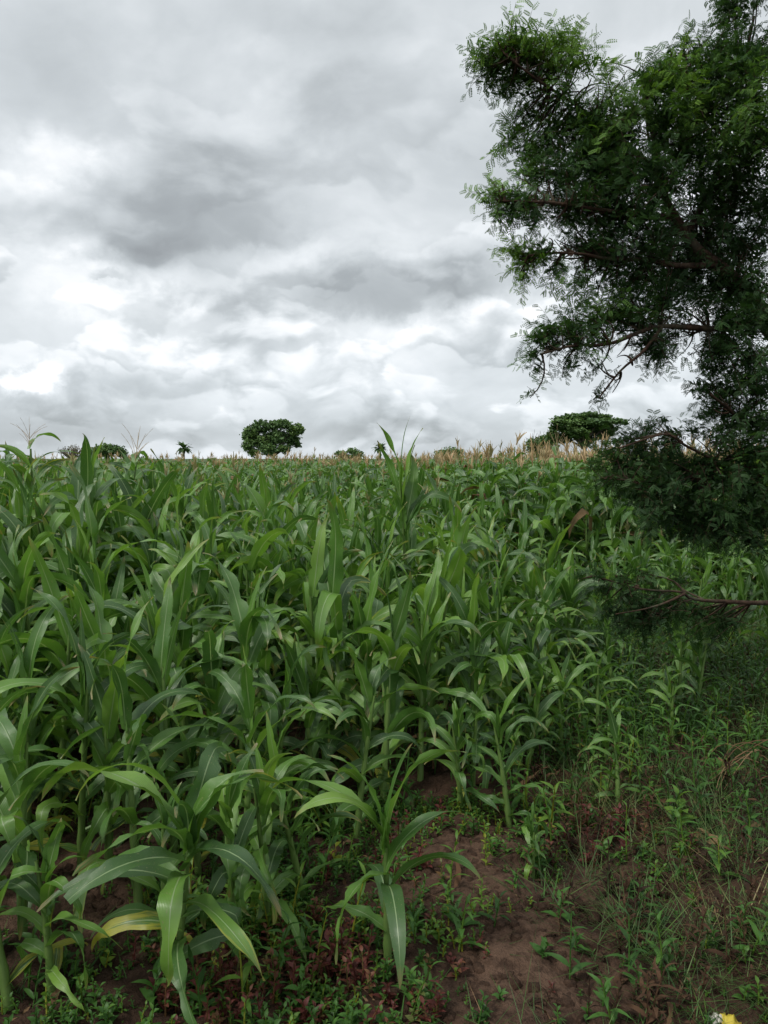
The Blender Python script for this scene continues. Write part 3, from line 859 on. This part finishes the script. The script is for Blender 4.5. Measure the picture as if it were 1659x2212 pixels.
    for key, (t, ms, ti, ma) in bag.items():
        q = scatter(t, ms, ti); q.m[:] = ma; parts.append(q)
    o = link('maize_field', to_mesh('maize_field', cat(parts), [MAIZE_F, STALK, TASSEL, STRAW]))
    tag(o, 'dense mass of far maize rows with tan tassels reaching to the horizon', 'maize field', None, 'stuff')
    print('maize plants', len(cand), 'quads', sum(len(p.q) for p in parts))
build_maize()

# ------------------------------------------------------------------ thorn tree on the right
def pinnate_t(L=.10, n=6, w=.022, droop=.3, tint=0.0):
    """feather leaf: midrib with n pairs of narrow leaflets; along +X"""
    v, q = [], []
    for i in range(n):
        f = (i + 1) / n; x = L * f; z = -droop * L * f * f
        l = w * (.55 + .45 * math.sin(PI * (.15 + .75 * f)))
        for s in (-1, 1):
            b = len(v)
            hw = L / n * .50
            dx = l * .35
            v += [(x - hw * .5, 0, z), (x + dx * .6 - hw, s * l * .55, z + .004), (x + dx, s * l, z - .002), (x + dx * .6 + hw, s * l * .5, z + .002)]
            q.append((b, b + 1, b + 2, b + 3))
    b = len(v); r = L * .012
    v += [(0, -r, 0), (L * .6, -r * .7, -droop * L * .36), (L * .6, r * .7, -droop * L * .36), (0, r, 0)]
    q.append((b, b + 1, b + 2, b + 3))
    return T(v, q, None, None, np.full(len(v), tint))

def spray_t(seed, L=.42, nl=9):
    r = random.Random(seed)
    end = Vector((L, r.uniform(-.08, .08), r.uniform(-.12, .06)))
    c = bez((0, 0, 0), (L * .5, r.uniform(-.06, .06), .05), end, 9)
    parts = [(tube(c[::2], np.linspace(.0045, .0012, 5), 3), None, 0.0, 1)]
    for i in range(nl):
        f = .12 + .88 * (i + r.uniform(-.3, .3)) / (nl - 1); f = max(.05, min(1, f))
        p = c[min(8, int(f * 8))] * (1 - (f * 8) % 1) + c[min(8, int(f * 8) + 1)] * ((f * 8) % 1)
        side = 1 if i % 2 else -1
        yaw = side * R(r.uniform(35, 85)); pitch = R(r.uniform(-30, 45))
        t = pinnate_t(r.uniform(.075, .12), 6, r.uniform(.022, .032), r.uniform(.1, .6))
        m_ = mat4(p, yaw, r.gauss(0, .5), pitch)
        parts.append((t, npm(m_), .12 * f + r.uniform(-.06, .06), 0))
    return merge(parts)
SPRAYS = [spray_t(40 + i) for i in range(7)]

BLOBS = [  # px, py, radius, tint (young growth and sunlit tips painted lighter): masses of the crown as they hang round the limbs
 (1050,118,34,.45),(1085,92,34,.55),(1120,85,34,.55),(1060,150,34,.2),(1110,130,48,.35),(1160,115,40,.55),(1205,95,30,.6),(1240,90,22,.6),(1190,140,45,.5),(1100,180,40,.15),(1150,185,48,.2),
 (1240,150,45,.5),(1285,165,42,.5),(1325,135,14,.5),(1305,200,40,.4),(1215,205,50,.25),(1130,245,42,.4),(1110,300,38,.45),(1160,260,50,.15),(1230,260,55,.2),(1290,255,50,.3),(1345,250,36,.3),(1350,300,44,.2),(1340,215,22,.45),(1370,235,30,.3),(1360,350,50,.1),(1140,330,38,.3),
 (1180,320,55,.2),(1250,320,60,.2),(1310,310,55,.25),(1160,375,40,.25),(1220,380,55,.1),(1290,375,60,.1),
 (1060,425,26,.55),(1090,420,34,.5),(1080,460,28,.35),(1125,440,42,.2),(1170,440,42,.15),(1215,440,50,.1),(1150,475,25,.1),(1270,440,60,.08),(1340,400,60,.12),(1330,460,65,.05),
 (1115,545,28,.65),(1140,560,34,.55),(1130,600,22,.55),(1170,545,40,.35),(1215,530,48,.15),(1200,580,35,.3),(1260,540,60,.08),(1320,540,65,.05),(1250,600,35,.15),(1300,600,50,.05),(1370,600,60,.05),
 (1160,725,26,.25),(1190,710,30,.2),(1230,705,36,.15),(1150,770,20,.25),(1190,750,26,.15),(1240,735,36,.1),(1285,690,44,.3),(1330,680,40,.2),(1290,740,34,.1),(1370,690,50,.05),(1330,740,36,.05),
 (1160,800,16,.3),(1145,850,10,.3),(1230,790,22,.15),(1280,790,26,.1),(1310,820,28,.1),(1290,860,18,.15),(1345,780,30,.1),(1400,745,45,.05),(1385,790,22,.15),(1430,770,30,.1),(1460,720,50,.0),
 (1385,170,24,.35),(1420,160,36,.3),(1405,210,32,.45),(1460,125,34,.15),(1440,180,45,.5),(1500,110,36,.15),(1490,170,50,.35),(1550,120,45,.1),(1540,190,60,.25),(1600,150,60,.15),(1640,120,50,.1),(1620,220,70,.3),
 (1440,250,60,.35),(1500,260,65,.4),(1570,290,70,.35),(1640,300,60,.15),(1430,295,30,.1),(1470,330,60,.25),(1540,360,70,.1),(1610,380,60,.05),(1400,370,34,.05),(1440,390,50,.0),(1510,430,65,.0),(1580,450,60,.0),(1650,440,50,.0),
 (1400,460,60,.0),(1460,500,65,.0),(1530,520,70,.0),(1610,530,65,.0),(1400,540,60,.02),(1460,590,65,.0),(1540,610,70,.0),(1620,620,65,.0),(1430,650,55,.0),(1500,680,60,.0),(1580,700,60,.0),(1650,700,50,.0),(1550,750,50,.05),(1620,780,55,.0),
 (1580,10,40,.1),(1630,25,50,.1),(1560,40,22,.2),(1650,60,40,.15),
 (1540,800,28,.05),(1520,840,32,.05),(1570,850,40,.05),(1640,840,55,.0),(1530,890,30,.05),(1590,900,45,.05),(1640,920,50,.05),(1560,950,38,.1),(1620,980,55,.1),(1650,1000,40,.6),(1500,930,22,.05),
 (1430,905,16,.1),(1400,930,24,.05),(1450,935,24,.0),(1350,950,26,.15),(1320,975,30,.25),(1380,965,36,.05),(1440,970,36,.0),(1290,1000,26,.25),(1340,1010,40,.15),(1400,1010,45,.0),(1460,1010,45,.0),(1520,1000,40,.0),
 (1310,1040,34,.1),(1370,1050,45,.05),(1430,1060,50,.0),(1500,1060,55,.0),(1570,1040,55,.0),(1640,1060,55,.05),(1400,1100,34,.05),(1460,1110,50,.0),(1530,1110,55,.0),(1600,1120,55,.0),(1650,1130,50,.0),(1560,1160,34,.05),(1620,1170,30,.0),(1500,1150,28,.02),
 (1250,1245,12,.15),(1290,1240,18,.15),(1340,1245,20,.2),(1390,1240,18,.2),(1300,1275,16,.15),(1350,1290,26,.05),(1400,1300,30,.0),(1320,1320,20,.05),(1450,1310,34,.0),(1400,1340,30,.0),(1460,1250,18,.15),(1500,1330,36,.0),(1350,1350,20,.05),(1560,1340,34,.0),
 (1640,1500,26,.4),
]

def build_thorn_tree():
    r = random.Random(77)
    root = thing('thorn_tree', (3.55, 6.0, 0), 0, 'big feathery-leaved thorn tree leaning in from the right side', 'tree')
    O = Vector((3.55, 6.0, 0))
    def Q(px, py, Y): return np.array(at(px, py, Y) - O)
    # limbs followed in the photograph: pixel, pixel, distance
    trunk = [np.array((0, 0, -.1)), np.array((-.03, 0, .6)), Q(1830, 960, 5.9), Q(1740, 800, 5.7), Q(1655, 688, 5.5), Q(1600, 630, 5.4), Q(1535, 560, 5.3), Q(1490, 505, 5.25), Q(1445, 440, 5.2), Q(1420, 340, 5.2), Q(1400, 250, 5.3)]
    def path(ps, n=4):
        ps = [np.asarray(p) for p in ps]; out = []
        for i in range(len(ps) - 1):
            p0, p1, p2, p3 = ps[max(0, i - 1)], ps[i], ps[i + 1], ps[min(len(ps) - 1, i + 2)]
            for k in range(n):
                t = k / n
                out.append(.5 * ((2 * p1) + (p2 - p0) * t + (2 * p0 - 5 * p1 + 4 * p2 - p3) * t * t + (3 * p1 - p0 - 3 * p2 + p3) * t ** 3))
        out.append(ps[-1]); return np.array(out)
    def limb(name, pts, r0, r1, parent=root):
        p = path(pts); w = np.array([[mn.noise(Vector(q) * 3 + Vector((7, i, 0))) for i in range(3)] for q in p]) * min(.03, r0)
        w[0] = 0
        o = link(name, to_mesh('thorn_' + name, tube(p + w, np.geomspace(r0, r1, len(p)), 9), BARK), parent)
        return p
    P_tr = limb('trunk', trunk, .17, .018)
    L = [P_tr]
    BR = [
     ([Q(1450, 465, 5.2), Q(1410, 468, 5.1), Q(1350, 462, 5.0), Q(1250, 450, 4.9), Q(1150, 440, 4.8), (Q(1080, 435, 4.8))], .028, .006),
     ([Q(1425, 380, 5.2), Q(1360, 320, 5.1), Q(1280, 260, 5.0), Q(1190, 190, 4.95), Q(1100, 125, 4.9)], .024, .006),
     ([Q(1550, 575, 5.3), Q(1460, 570, 5.1), Q(1350, 560, 5.0), Q(1240, 545, 4.9), Q(1140, 555, 4.8)], .026, .006),
     ([Q(1640, 690, 5.5), Q(1560, 710, 5.3), Q(1430, 705, 5.1), Q(1340, 735, 5.0), Q(1250, 745, 4.9), Q(1170, 765, 4.85)], .03, .006),
     ([Q(1430, 705, 5.1), Q(1390, 760, 5.0), Q(1340, 800, 5.0), Q(1295, 860, 4.95)], .014, .005),
     ([Q(1490, 505, 5.25), Q(1530, 420, 5.5), Q(1570, 300, 5.6), Q(1600, 180, 5.7), Q(1630, 40, 5.8)], .03, .008),
     ([Q(1570, 300, 5.6), Q(1510, 240, 5.4), Q(1450, 180, 5.3), Q(1400, 175, 5.2)], .016, .005),
     ([Q(1430, 380, 5.2), Q(1400, 300, 5.3), Q(1395, 220, 5.3)], .016, .005),
     ([Q(1830, 960, 5.9), Q(1700, 930, 5.5), Q(1600, 900, 5.2), Q(1540, 850, 5.0)], .03, .007),
     ([Q(1760, 1050, 5.9), Q(1650, 1020, 5.6), Q(1560, 1000, 5.3), Q(1490, 965, 5.1), Q(1430, 935, 5.0), Q(1340, 965, 4.9)], .02, .005),
     ([Q(1560, 1000, 5.3), Q(1480, 1035, 5.2), Q(1380, 1040, 5.1), Q(1310, 1035, 5.0)], .012, .004),
     ([Q(1760, 1080, 5.9), Q(1650, 1110, 5.6), Q(1550, 1120, 5.4), Q(1460, 1115, 5.3)], .018, .006),
     ([Q(1900, 1330, 5.6), Q(1700, 1305, 4.9), Q(1600, 1303, 4.7), Q(1500, 1292, 4.6), Q(1470, 1278, 4.55), Q(1380, 1266, 4.5), Q(1280, 1245, 4.45)], .024, .004),
     ([Q(1480, 1282, 4.55), Q(1440, 1300, 4.45), Q(1390, 1315, 4.4), Q(1330, 1325, 4.35)], .010, .003),
     ([Q(1480, 1282, 4.55), Q(1455, 1255, 4.6), Q(1400, 1240, 4.6)], .008, .003),
     ([Q(1500, 1292, 4.6), Q(1445, 1312, 4.5), Q(1430, 1330, 4.5)], .008, .003),
    ]
    for pts, r0, r1 in BR: L.append(limb('branch', pts, r0, r1))
    LP = np.concatenate(L)
    items = []
    tw = []
    for px, py, rad, tint in BLOBS:
        d0 = 5.0 + .5 * mn.noise((px * .004, py * .004, 3)) + (.35 if px > 1450 else 0) - (.45 if py > 1200 else 0)
        c = Q(px, py, d0); R_ = rad / F * d0
        k = LP[np.argmin(((LP - c) ** 2).sum(1))]
        # twigs from the nearest limb out into the mass
        n = max(3, int((4.2 if 1200 < py < 1400 else 2.5) * (rad / 11) ** 1.75))
        for j in range(max(1, n // 5)):
            e = c + nr.normal(size=3) * R_ * .5
            tw.append(tube(bez(k, (k + e) / 2 + nr.normal(size=3) * .04, e, 6), np.linspace(.007, .0025, 6), 4))
        out = c - k; ol = np.linalg.norm(out) + 1e-6; out = out / ol
        for j in range(n):
            g = nr.normal(size=3); g /= np.linalg.norm(g); rr = nr.rand() ** .45
            dep = 1.7 if px > 1300 else 1.2
            p = c + g * rr * R_ * np.array([.8, dep, .8]) * (1.5 if 1200 < py < 1400 and j % 2 else 1.35 if j % 6 == 0 and px < 1400 else 1.0)
            dirv = out * .7 + g * .7 + nr.normal(size=3) * .35 + np.array([-.25, 0, .05 if py < 600 else -.15])
            dirv /= np.linalg.norm(dirv)
            if py < 1200 and mn.noise(Vector(p) * 2.3) > (.30 if px < 1350 else .40): continue
            q = Vector(dirv).to_track_quat('X', 'Z').to_matrix().to_4x4()
            sc = r.uniform(.32, .60) * min(1.0, .5 + rad / 70)
            start = Vector(p - dirv * .2 * sc)
            m_ = Matrix.Translation(start) @ q @ Matrix.Rotation(r.gauss(0, .6), 4, 'X') @ Matrix.Diagonal((sc, sc, sc, 1))
            front_ness = -(p[1]) + 2.0 * (1 - rad / 90) + (.6 if g[2] > 0 else 0) + r.uniform(0, .8)
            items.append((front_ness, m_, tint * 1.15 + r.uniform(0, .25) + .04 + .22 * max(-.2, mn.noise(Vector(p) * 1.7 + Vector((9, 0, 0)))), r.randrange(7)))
    items.sort(key=lambda t: -t[0])
    vis = [i for i in items if abs((i[1].translation + O).x) / (i[1].translation + O).y < .5]
    own = vis[:280]; ids = set(id(i) for i in own)
    meshes = {}
    for _, m_, ti, k in own:
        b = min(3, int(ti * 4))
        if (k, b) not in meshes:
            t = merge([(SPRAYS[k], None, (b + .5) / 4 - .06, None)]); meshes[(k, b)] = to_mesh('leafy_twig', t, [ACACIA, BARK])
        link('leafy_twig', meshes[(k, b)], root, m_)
    rest = [i for i in items if id(i) not in ids]
    parts = []
    for k in range(7):
        s = [i for i in rest if i[3] == k]
        parts.append(scatter(SPRAYS[k], [npm(i[1]) for i in s], [i[2] for i in s]))
    # the small leaves packed inside every mass
    ic, isz, iti = [], [], []
    for px, py, rad, tint in BLOBS:
        d0 = 5.0 + .5 * mn.noise((px * .004, py * .004, 3)) + (.35 if px > 1450 else 0) - (.45 if py > 1200 else 0)
        R_ = rad / F * d0; k = int(rad * rad * (.085 if rad > 38 else .05) * (1.5 if px > 1430 else 1.0))
        g = nr.normal(size=(k, 3)); g /= np.linalg.norm(g, axis=1)[:, None]
        g *= (nr.rand(k) ** .55)[:, None] * R_ * np.array([.8, 1.5, .75])
        g *= (1 + .25 * np.sin(g[:, :1] * 23 + px) * np.sin(g[:, 2:] * 19 + py))
        if py < 1200:
            g = g[[mn.noise(Vector(a_ + Q(px, py, d0)) * 2.3) < (.24 if px < 1350 else .36) for a_ in g]]; k = len(g)
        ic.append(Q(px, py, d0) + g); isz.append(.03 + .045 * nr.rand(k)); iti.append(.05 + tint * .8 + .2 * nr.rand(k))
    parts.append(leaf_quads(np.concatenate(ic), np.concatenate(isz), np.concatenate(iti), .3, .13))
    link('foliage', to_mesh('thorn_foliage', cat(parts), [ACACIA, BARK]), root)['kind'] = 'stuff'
    link('twig', to_mesh('thorn_twig', cat(tw), BARK), root)['kind'] = 'stuff'
    print('sprays', len(items), 'quads', sum(len(p.q) for p in parts))
build_thorn_tree()

# ------------------------------------------------------------------ weeds and grass
def blade_t(L, w, th0, th1, segs=4, bend=0.0):
    return leaf_t(L, w, th0, th1, 1.4, 0, bend, .25, .001, 0, segs, 1)

def tuft_t(seed, n=8, L=(.16, .38), w=(.006, .012)):
    r = random.Random(seed); parts = []
    for i in range(n):
        t = blade_t(r.uniform(*L), r.uniform(*w), r.uniform(10, 65), r.uniform(70, 140), 3, r.uniform(-50, 50))
        parts.append((t, npm(mat4((r.gauss(0, .015), r.gauss(0, .015), -.01), r.uniform(0, 2 * PI))), r.uniform(-.15, .15), None))
    return merge(parts)

def ovate_t(L, w, droop=.3, fold=.25, segs=4):
    v, q, uv = [], [], []
    for i in range(segs + 1):
        f = i / segs; x = L * f; z = L * .15 * math.sin(f * 2) - droop * L * f * f
        hw = w / 2 * max(.04, math.sin(PI * min(1, f ** .75 * .93 + .07)) ** .8)
        for u in (-1, 0, 1): v.append((x, u * hw, z + abs(u) * hw * fold)); uv.append(((u + 1) / 2, f))
    for i in range(segs):
        for k in range(2): b = i * 3 + k; q.append((b, b + 1, b + 4, b + 3))
    return T(v, q, uv)

def weed_t(seed, h, n, L, w, droop=.3, opp=False):
    """upright weed: stem with leaves up it in a spiral; returns stem and leaf placements"""
    r = random.Random(seed)
    lean = (r.gauss(0, h * .15), r.gauss(0, h * .15))
    stem = tube([(0, 0, -.02), (lean[0] * .3, lean[1] * .3, h * .5), (lean[0], lean[1], h)], [.0035, .0028, .0016], 5, .3)
    lv = []
    for i in range(n):
        f = (i + 1) / n; az = i * 2.4 + r.uniform(-.3, .3); s = (1.1 - .5 * f) * r.uniform(.8, 1.15)
        lv.append(mat4((lean[0] * f * f, lean[1] * f * f, h * f), az, r.gauss(0, .2), -R(r.uniform(5, 30) + 25 * f), s))
    leaf = ovate_t(L, w, droop)
    return stem, leaf, lv

def weed_joined(seed, h, n, L, w, droop=.3):
    st, lf_, lv = weed_t(seed, h, n, L, w, droop)
    return merge([(st, None, 0.0, None)] + [(lf_, npm(m_), nr.uniform(-.12, .12), None) for m_ in lv])

TUFTS = [tuft_t(i) for i in range(5)]
LOWT = [tuft_t(30 + i, 8, (.08, .18), (.008, .016)) for i in range(4)]
BROAD = [weed_joined(60 + i, .06 + .03 * i, 7 + i, .040, .020) for i in range(4)]
SMALL = [weed_joined(70 + i, .03 + .015 * i, 8, .022, .012) for i in range(3)]
LANCE = [weed_joined(80 + i, .14 + .05 * i, 8, .085, .020, .45) for i in range(3)]

def rand_ground(n, px0, px1, py0, py1, dens):
    out = []
    r = random.Random(int(px0 + py0 * 7 + n))
    for _ in range(n):
        x, y = on_ground(r.uniform(px0, px1), r.uniform(py0, py1))
        if r.random() < dens(x, y): out.append((x, y, gz(x, y)))
    return out

def area_ground(n, x0, x1, y0, y1, dens, seed):
    out = []; r = random.Random(seed)
    for _ in range(n):
        x, y = r.uniform(x0, x1), r.uniform(y0, y1)
        if not in_view(x, y, .03): continue
        if r.random() < dens(x, y): out.append((x, y, gz(x, y)))
    return out

def mass(name, temps, pts, mats, label, cat_, sc=(.7, 1.3), tint=(.2, .7), seed=1, patch=.35):
    r = random.Random(seed); parts = []
    sel = [([], []) for _ in temps]
    for x, y, z in pts:
        k = r.randrange(len(temps))
        sel[k][0].append(npm(mat4((x, y, z - .004), r.uniform(0, 6.3), r.gauss(0, .12), r.gauss(0, .12), r.uniform(*sc))))
        sel[k][1].append(r.uniform(*tint) + patch * mn.noise((x * 1.3, y * 1.3, seed)))
    for t, (ms, ti) in zip(temps, sel):
        if ms: parts.append(scatter(t, ms, ti))
    o = link(name, to_mesh(name, cat(parts), mats))
    return tag(o, label, cat_, None, 'stuff')

def build_weeds():
    u_ = lambda x, y: x / y
    # tall grass and weeds on the right, thinning to the bare soil
    def d_right(x, y): return (sm(.12, .30, u_(x, y) + .25 * mn.noise((x * 1.1, y * 1.1, 1))) ) * (1 - bare(x, y)) * (.75 + .25 * sm(2.9, 4.6, y)) * (.4 + .6 * sm(-.3, .1, mn.noise((x * 2.2, y * 2.2, 13)))) * (1 if y < 9.5 else .3)
    mass('grass', TUFTS + LOWT, area_ground(20000, -.3, 4.6, 2.1, 9, d_right, 1), GRASS, 'tangled green grass and dry blades covering the shaded right side', 'grass', (.45, 1.1), (.12, .80), 1)
    # weeds between the maize
    def d_field(x, y): return (1 - bare(x, y)) * (1 - .85 * sm(.16, .3, u_(x, y)) * sm(5, 3.6, y)) * (.25 + .75 * sm(-.1, .3, mn.noise((x * 1.6, y * 1.6, 6)) + .1)) if y > front(x) - .5 else .35 * (1 - bare(x, y))
    mass('field_weeds', LOWT + LANCE, area_ground(9000, -4.5, 3.0, 2.2, 9, d_field, 2), WEED, 'low green weeds growing between the maize stalks', 'weeds', (.5, 1.3), (.1, .65), 2)
    def d_mid(x, y): return (.15 + .85 * sm(3.2, 5, y)) * sm(.05, .2, u_(x, y)) * (1 - bare(x, y))
    mass('leafy_weeds', LANCE, area_ground(3200, .2, 5.2, 3.0, 10.5, d_mid, 3), WEED, 'leafy weeds filling the gap below the thorn tree', 'weeds', (.7, 1.5), (.05, .6), 3)
    # small broad-leaved ground cover at the front
    def d_front(x, y): return max(0, 1 - 1.15 * bare(x, y)) * (1 - .85 * sm(.16, .3, u_(x, y))) * (.3 + .7 * sm(-.15, .25, mn.noise((x * 2.3, y * 2.3, 9)))) * (1 if x > -1.0 else .25)
    pts = area_ground(7500, -1.6, 1.6, 2.1, 3.7, d_front, 4)
    mass('ground_cover', BROAD[:2] + SMALL, pts, WEED, 'small yellow-green weeds covering the soil along the front edge', 'weeds', (.5, 1.1), (.1, .75), 4)
    def d_red(x, y):
        cx, cy = on_ground(640, 2110); c2 = on_ground(1290, 1800); c3 = on_ground(880, 1880)
        a = math.exp(-(((x - cx) / .45) ** 2 + ((y - cy) / .28) ** 2)); b = .6 * math.exp(-(((x - c2[0]) / .22) ** 2 + ((y - c2[1]) / .2) ** 2))
        c = .5 * math.exp(-(((x - c3[0]) / .2) ** 2 + ((y - c3[1]) / .25) ** 2))
        return .45 * max(a, b, c) * (1 - bare(x, y))
    mass('red_weeds', BROAD[:3], area_ground(5200, -1.0, 1.6, 2.1, 3.8, d_red, 5), REDWEED, 'low red-leaved weeds in patches at the front of the field', 'weeds', (.5, 1.15), (.1, .9), 5)
    DEAD = tint_leaf_mat('dead_weed', [(0, (.018, .011, .007)), (.5, (.04, .022, .013)), (1, (.09, .05, .028))], .85, .15, .05, 8, .4)
    mass('dead_weeds', LANCE + BROAD[1:3], area_ground(2200, .3, 3.4, 2.1, 6.5, lambda x, y: .7 * sm(.12, .3, u_(x, y)) * (1 - .7 * bare(x, y)), 8), DEAD, 'dark brown dead weeds standing among the grass on the right', 'dead weeds', (.4, 1.0), (0, .9), 8)
    # dry litter
    def d_lit(x, y): return .5 * (1 - .6 * bare(x, y))
    bits = [blade_t(.10 + .03 * i, .004 + .001 * i, 82, 98, 3, 40 * (i - 1)) for i in range(4)]
    bits += [leaf_t(.11 + .05 * i, .022, 80, 100, 1, 60 * (i - 1), 40 * i, .3, .012, i, segs=5, across=2) for i in range(3)]
    mass('dry_litter', bits, area_ground(2200, -2, 3.2, 2.1, 5.5, d_lit, 6), STRAW, 'dry straw and dead blades scattered on the soil', 'litter', (.5, 1.4), (0, .6), 6)
    # soil crumbs
    cube = T([(-1, -1, -.6), (1, -.8, -.7), (.9, 1, -.6), (-.8, .9, -.7), (-.6, -.7, .6), (.7, -.5, .5), (.5, .7, .7), (-.7, .5, .5)],
             [(4, 5, 6, 7), (0, 1, 5, 4), (1, 2, 6, 5), (2, 3, 7, 6), (3, 0, 4, 7)])
    cube.v *= .008
    mass('soil_crumb', [cube], area_ground(9000, -1.8, 2.4, 2.1, 4.0, lambda x, y: .12 + .88 * bare(x, y), 7), bpy.data.materials['soil'], 'loose soil crumbs on the bare patches', 'soil crumbs', (.4, 3.0), (0, .5), 7)

    # weeds that stand out one by one
    def weed(px, py, seed, h, n, L, w, mt, tint, label, group, droop=.35):
        x, y = on_ground(px, py)
        st, leaf, lv = weed_t(seed, h, n, L, w, droop)
        root = thing('weed_plant', (x, y, gz(x, y)), 0, label, 'weed', group)
        link('stem', to_mesh('weed_stem', merge([(st, None, tint - .3, None)]), mt), root)
        leaf.t[:] = tint
        me = to_mesh('weed_leaf', leaf, mt)
        for m_ in lv: link('leaf', me, root, m_)
    G = 'single weeds along the front of the field'
    weed(1205, 2010, 1, .10, 9, .085, .028, WEED, .45, 'upright green weed with long oval leaves in the middle of the bare soil', G)
    weed(1170, 2075, 2, .05, 8, .06, .024, WEED, .3, 'low dull green rosette weed just below the upright oval-leaved one', G)
    weed(1245, 2060, 3, .06, 8, .055, .02, WEED, .35, 'small spreading weed right of the low rosette', G)
    weed(885, 2160, 4, .09, 10, .065, .02, WEED, .55, 'star-shaped light green weed below the slender front maize', G)
    weed(935, 2180, 5, .08, 9, .07, .018, WEED, .5, 'star-shaped weed right beside the slender maize, lower of the pair', G)
    weed(1110, 1950, 6, .08, 9, .05, .02, WEED, .5, 'small bright weed at the left end of the bare soil strip', G)
    weed(1050, 1890, 7, .12, 12, .035, .016, WEED, .95, 'yellowish bushy weed on the pale soil ridge', G)
    weed(1040, 1995, 8, .10, 14, .04, .012, WEED, .85, 'bright yellow-green feathery weed below the pale ridge', G)
    weed(1165, 1800, 9, .07, 5, .07, .05, WEED, .95, 'broad-leaved yellow seedling behind the bare soil', G)
    weed(1470, 1790, 10, .16, 7, .10, .055, WEED, .8, 'yellowing broad-leaved weed at the right edge of the maize', G)
    weed(1310, 1850, 11, .09, 6, .08, .035, WEED, .6, 'fresh green two-leaved weed by the red-leaved patch', G)
    weed(1385, 2140, 12, .08, 7, .08, .018, WEED, .35, 'spiky weed in the dark lower right', G)
    weed(985, 2030, 13, .05, 5, .09, .03, WEED, .2, 'grey-green flat weed with three big leaves left of the soil strip', G)
    weed(640, 2170, 14, .14, 9, .07, .03, WEED, .4, 'tall green weed at the bottom, right of the nearest maize', G)
    weed(610, 2080, 15, .10, 10, .05, .02, WEED, .6, 'light green weed among the red leaves', G)
    weed(715, 2090, 16, .12, 7, .06, .03, REDWEED, .45, 'crimson-leaved weed standing above the red patch', G)
    weed(770, 2110, 17, .10, 8, .05, .026, REDWEED, .3, 'dark red weed left of the slender front maize', G)
    weed(330, 2195, 18, .12, 9, .09, .035, WEED, .4, 'leafy toothed weed at the very bottom left of centre', G)
    weed(1340, 1800, 19, .14, 12, .05, .024, REDWEED, .35, 'brown-red bush weed in the shade at the field corner', G)
    weed(900, 1890, 20, .10, 9, .045, .02, REDWEED, .5, 'russet weed under the arching leaf of the slender maize', G)
    weed(720, 1860, 21, .08, 4, .06, .04, WEED, 1.0, 'yellow round-leaved seedling between the front maize plants', G)
    weed(1380, 1960, 22, .10, 8, .07, .02, WEED, .3, 'dull green weed at the grass edge right of the bare soil', G)
    weed(1300, 2170, 23, .07, 7, .05, .02, WEED, .35, 'small weed at the bottom right of the bare soil', G)
    weed(1080, 2190, 24, .05, 7, .04, .018, WEED, .4, 'tiny weed at the bottom of the bare soil strip', G)

    # dry roots hanging by the right edge
    x, y = on_ground(1640, 1690); r = random.Random(9)
    root = thing('dry_grass_clump', (x, y, gz(x, y)), 0, 'clump of pale dry stalks hanging down at the right edge', 'dry grass')
    for i in range(9):
        e = (r.uniform(-.45, -.05), r.uniform(-.3, .1), 0.0); c = (r.uniform(-.25, .05), r.uniform(-.1, .1), r.uniform(.25, .42))
        link('dry_stalk', to_mesh('dry_stalk', tube(bez((r.uniform(-.02, .12), 0, r.uniform(.0, .3)), c, e, 8), np.linspace(.0026, .0012, 8), 5, r.uniform(.1, .7)), STRAW), root)

    # yellow scrap at the bottom right
    x, y = on_ground(1572, 2190)
    root = thing('crumpled_wrapper', (x, y, gz(x, y)), .4, 'crumpled yellow and white plastic scrap on the ground at the bottom right', 'litter')
    for nm, c, off, w, sd in (('yellow_film', (.62, .5, .06), (0, 0), .034, 1), ('white_film', (.62, .6, .52), (-.024, .018), .024, 2)):
        n = 9; v = []
        for j in range(n):
            for i in range(n):
                a, b = (i / (n - 1) - .5) * 2, (j / (n - 1) - .5) * 2
                z = .028 + .022 * mn.noise((a * 2, b * 2, sd * 5)) + .012 * mn.noise((a * 5, b * 5, sd)) - .012 * (a * a + b * b)
                v.append((off[0] + w * a + .006 * mn.noise((b * 3, sd, 0)), off[1] + w * .8 * b, max(.004, z)))
        q = [(j * n + i, j * n + i + 1, (j + 1) * n + i + 1, (j + 1) * n + i) for j in range(n - 1) for i in range(n - 1)]
        ma, nt, m = material(nm)
        pos = node(nt, 'ShaderNodeTexCoord').outputs['Object']
        col = m.mix(m.smooth(m.noise(pos, 40, 4), .5, .7), (*c, 1), (c[0] * .4, c[1] * .35, c[2] * .4, 1))
        finish(nt, m, col, .35, .5, .2)
        link(nm, to_mesh(nm, T(v, q), ma), root)
build_weeds()
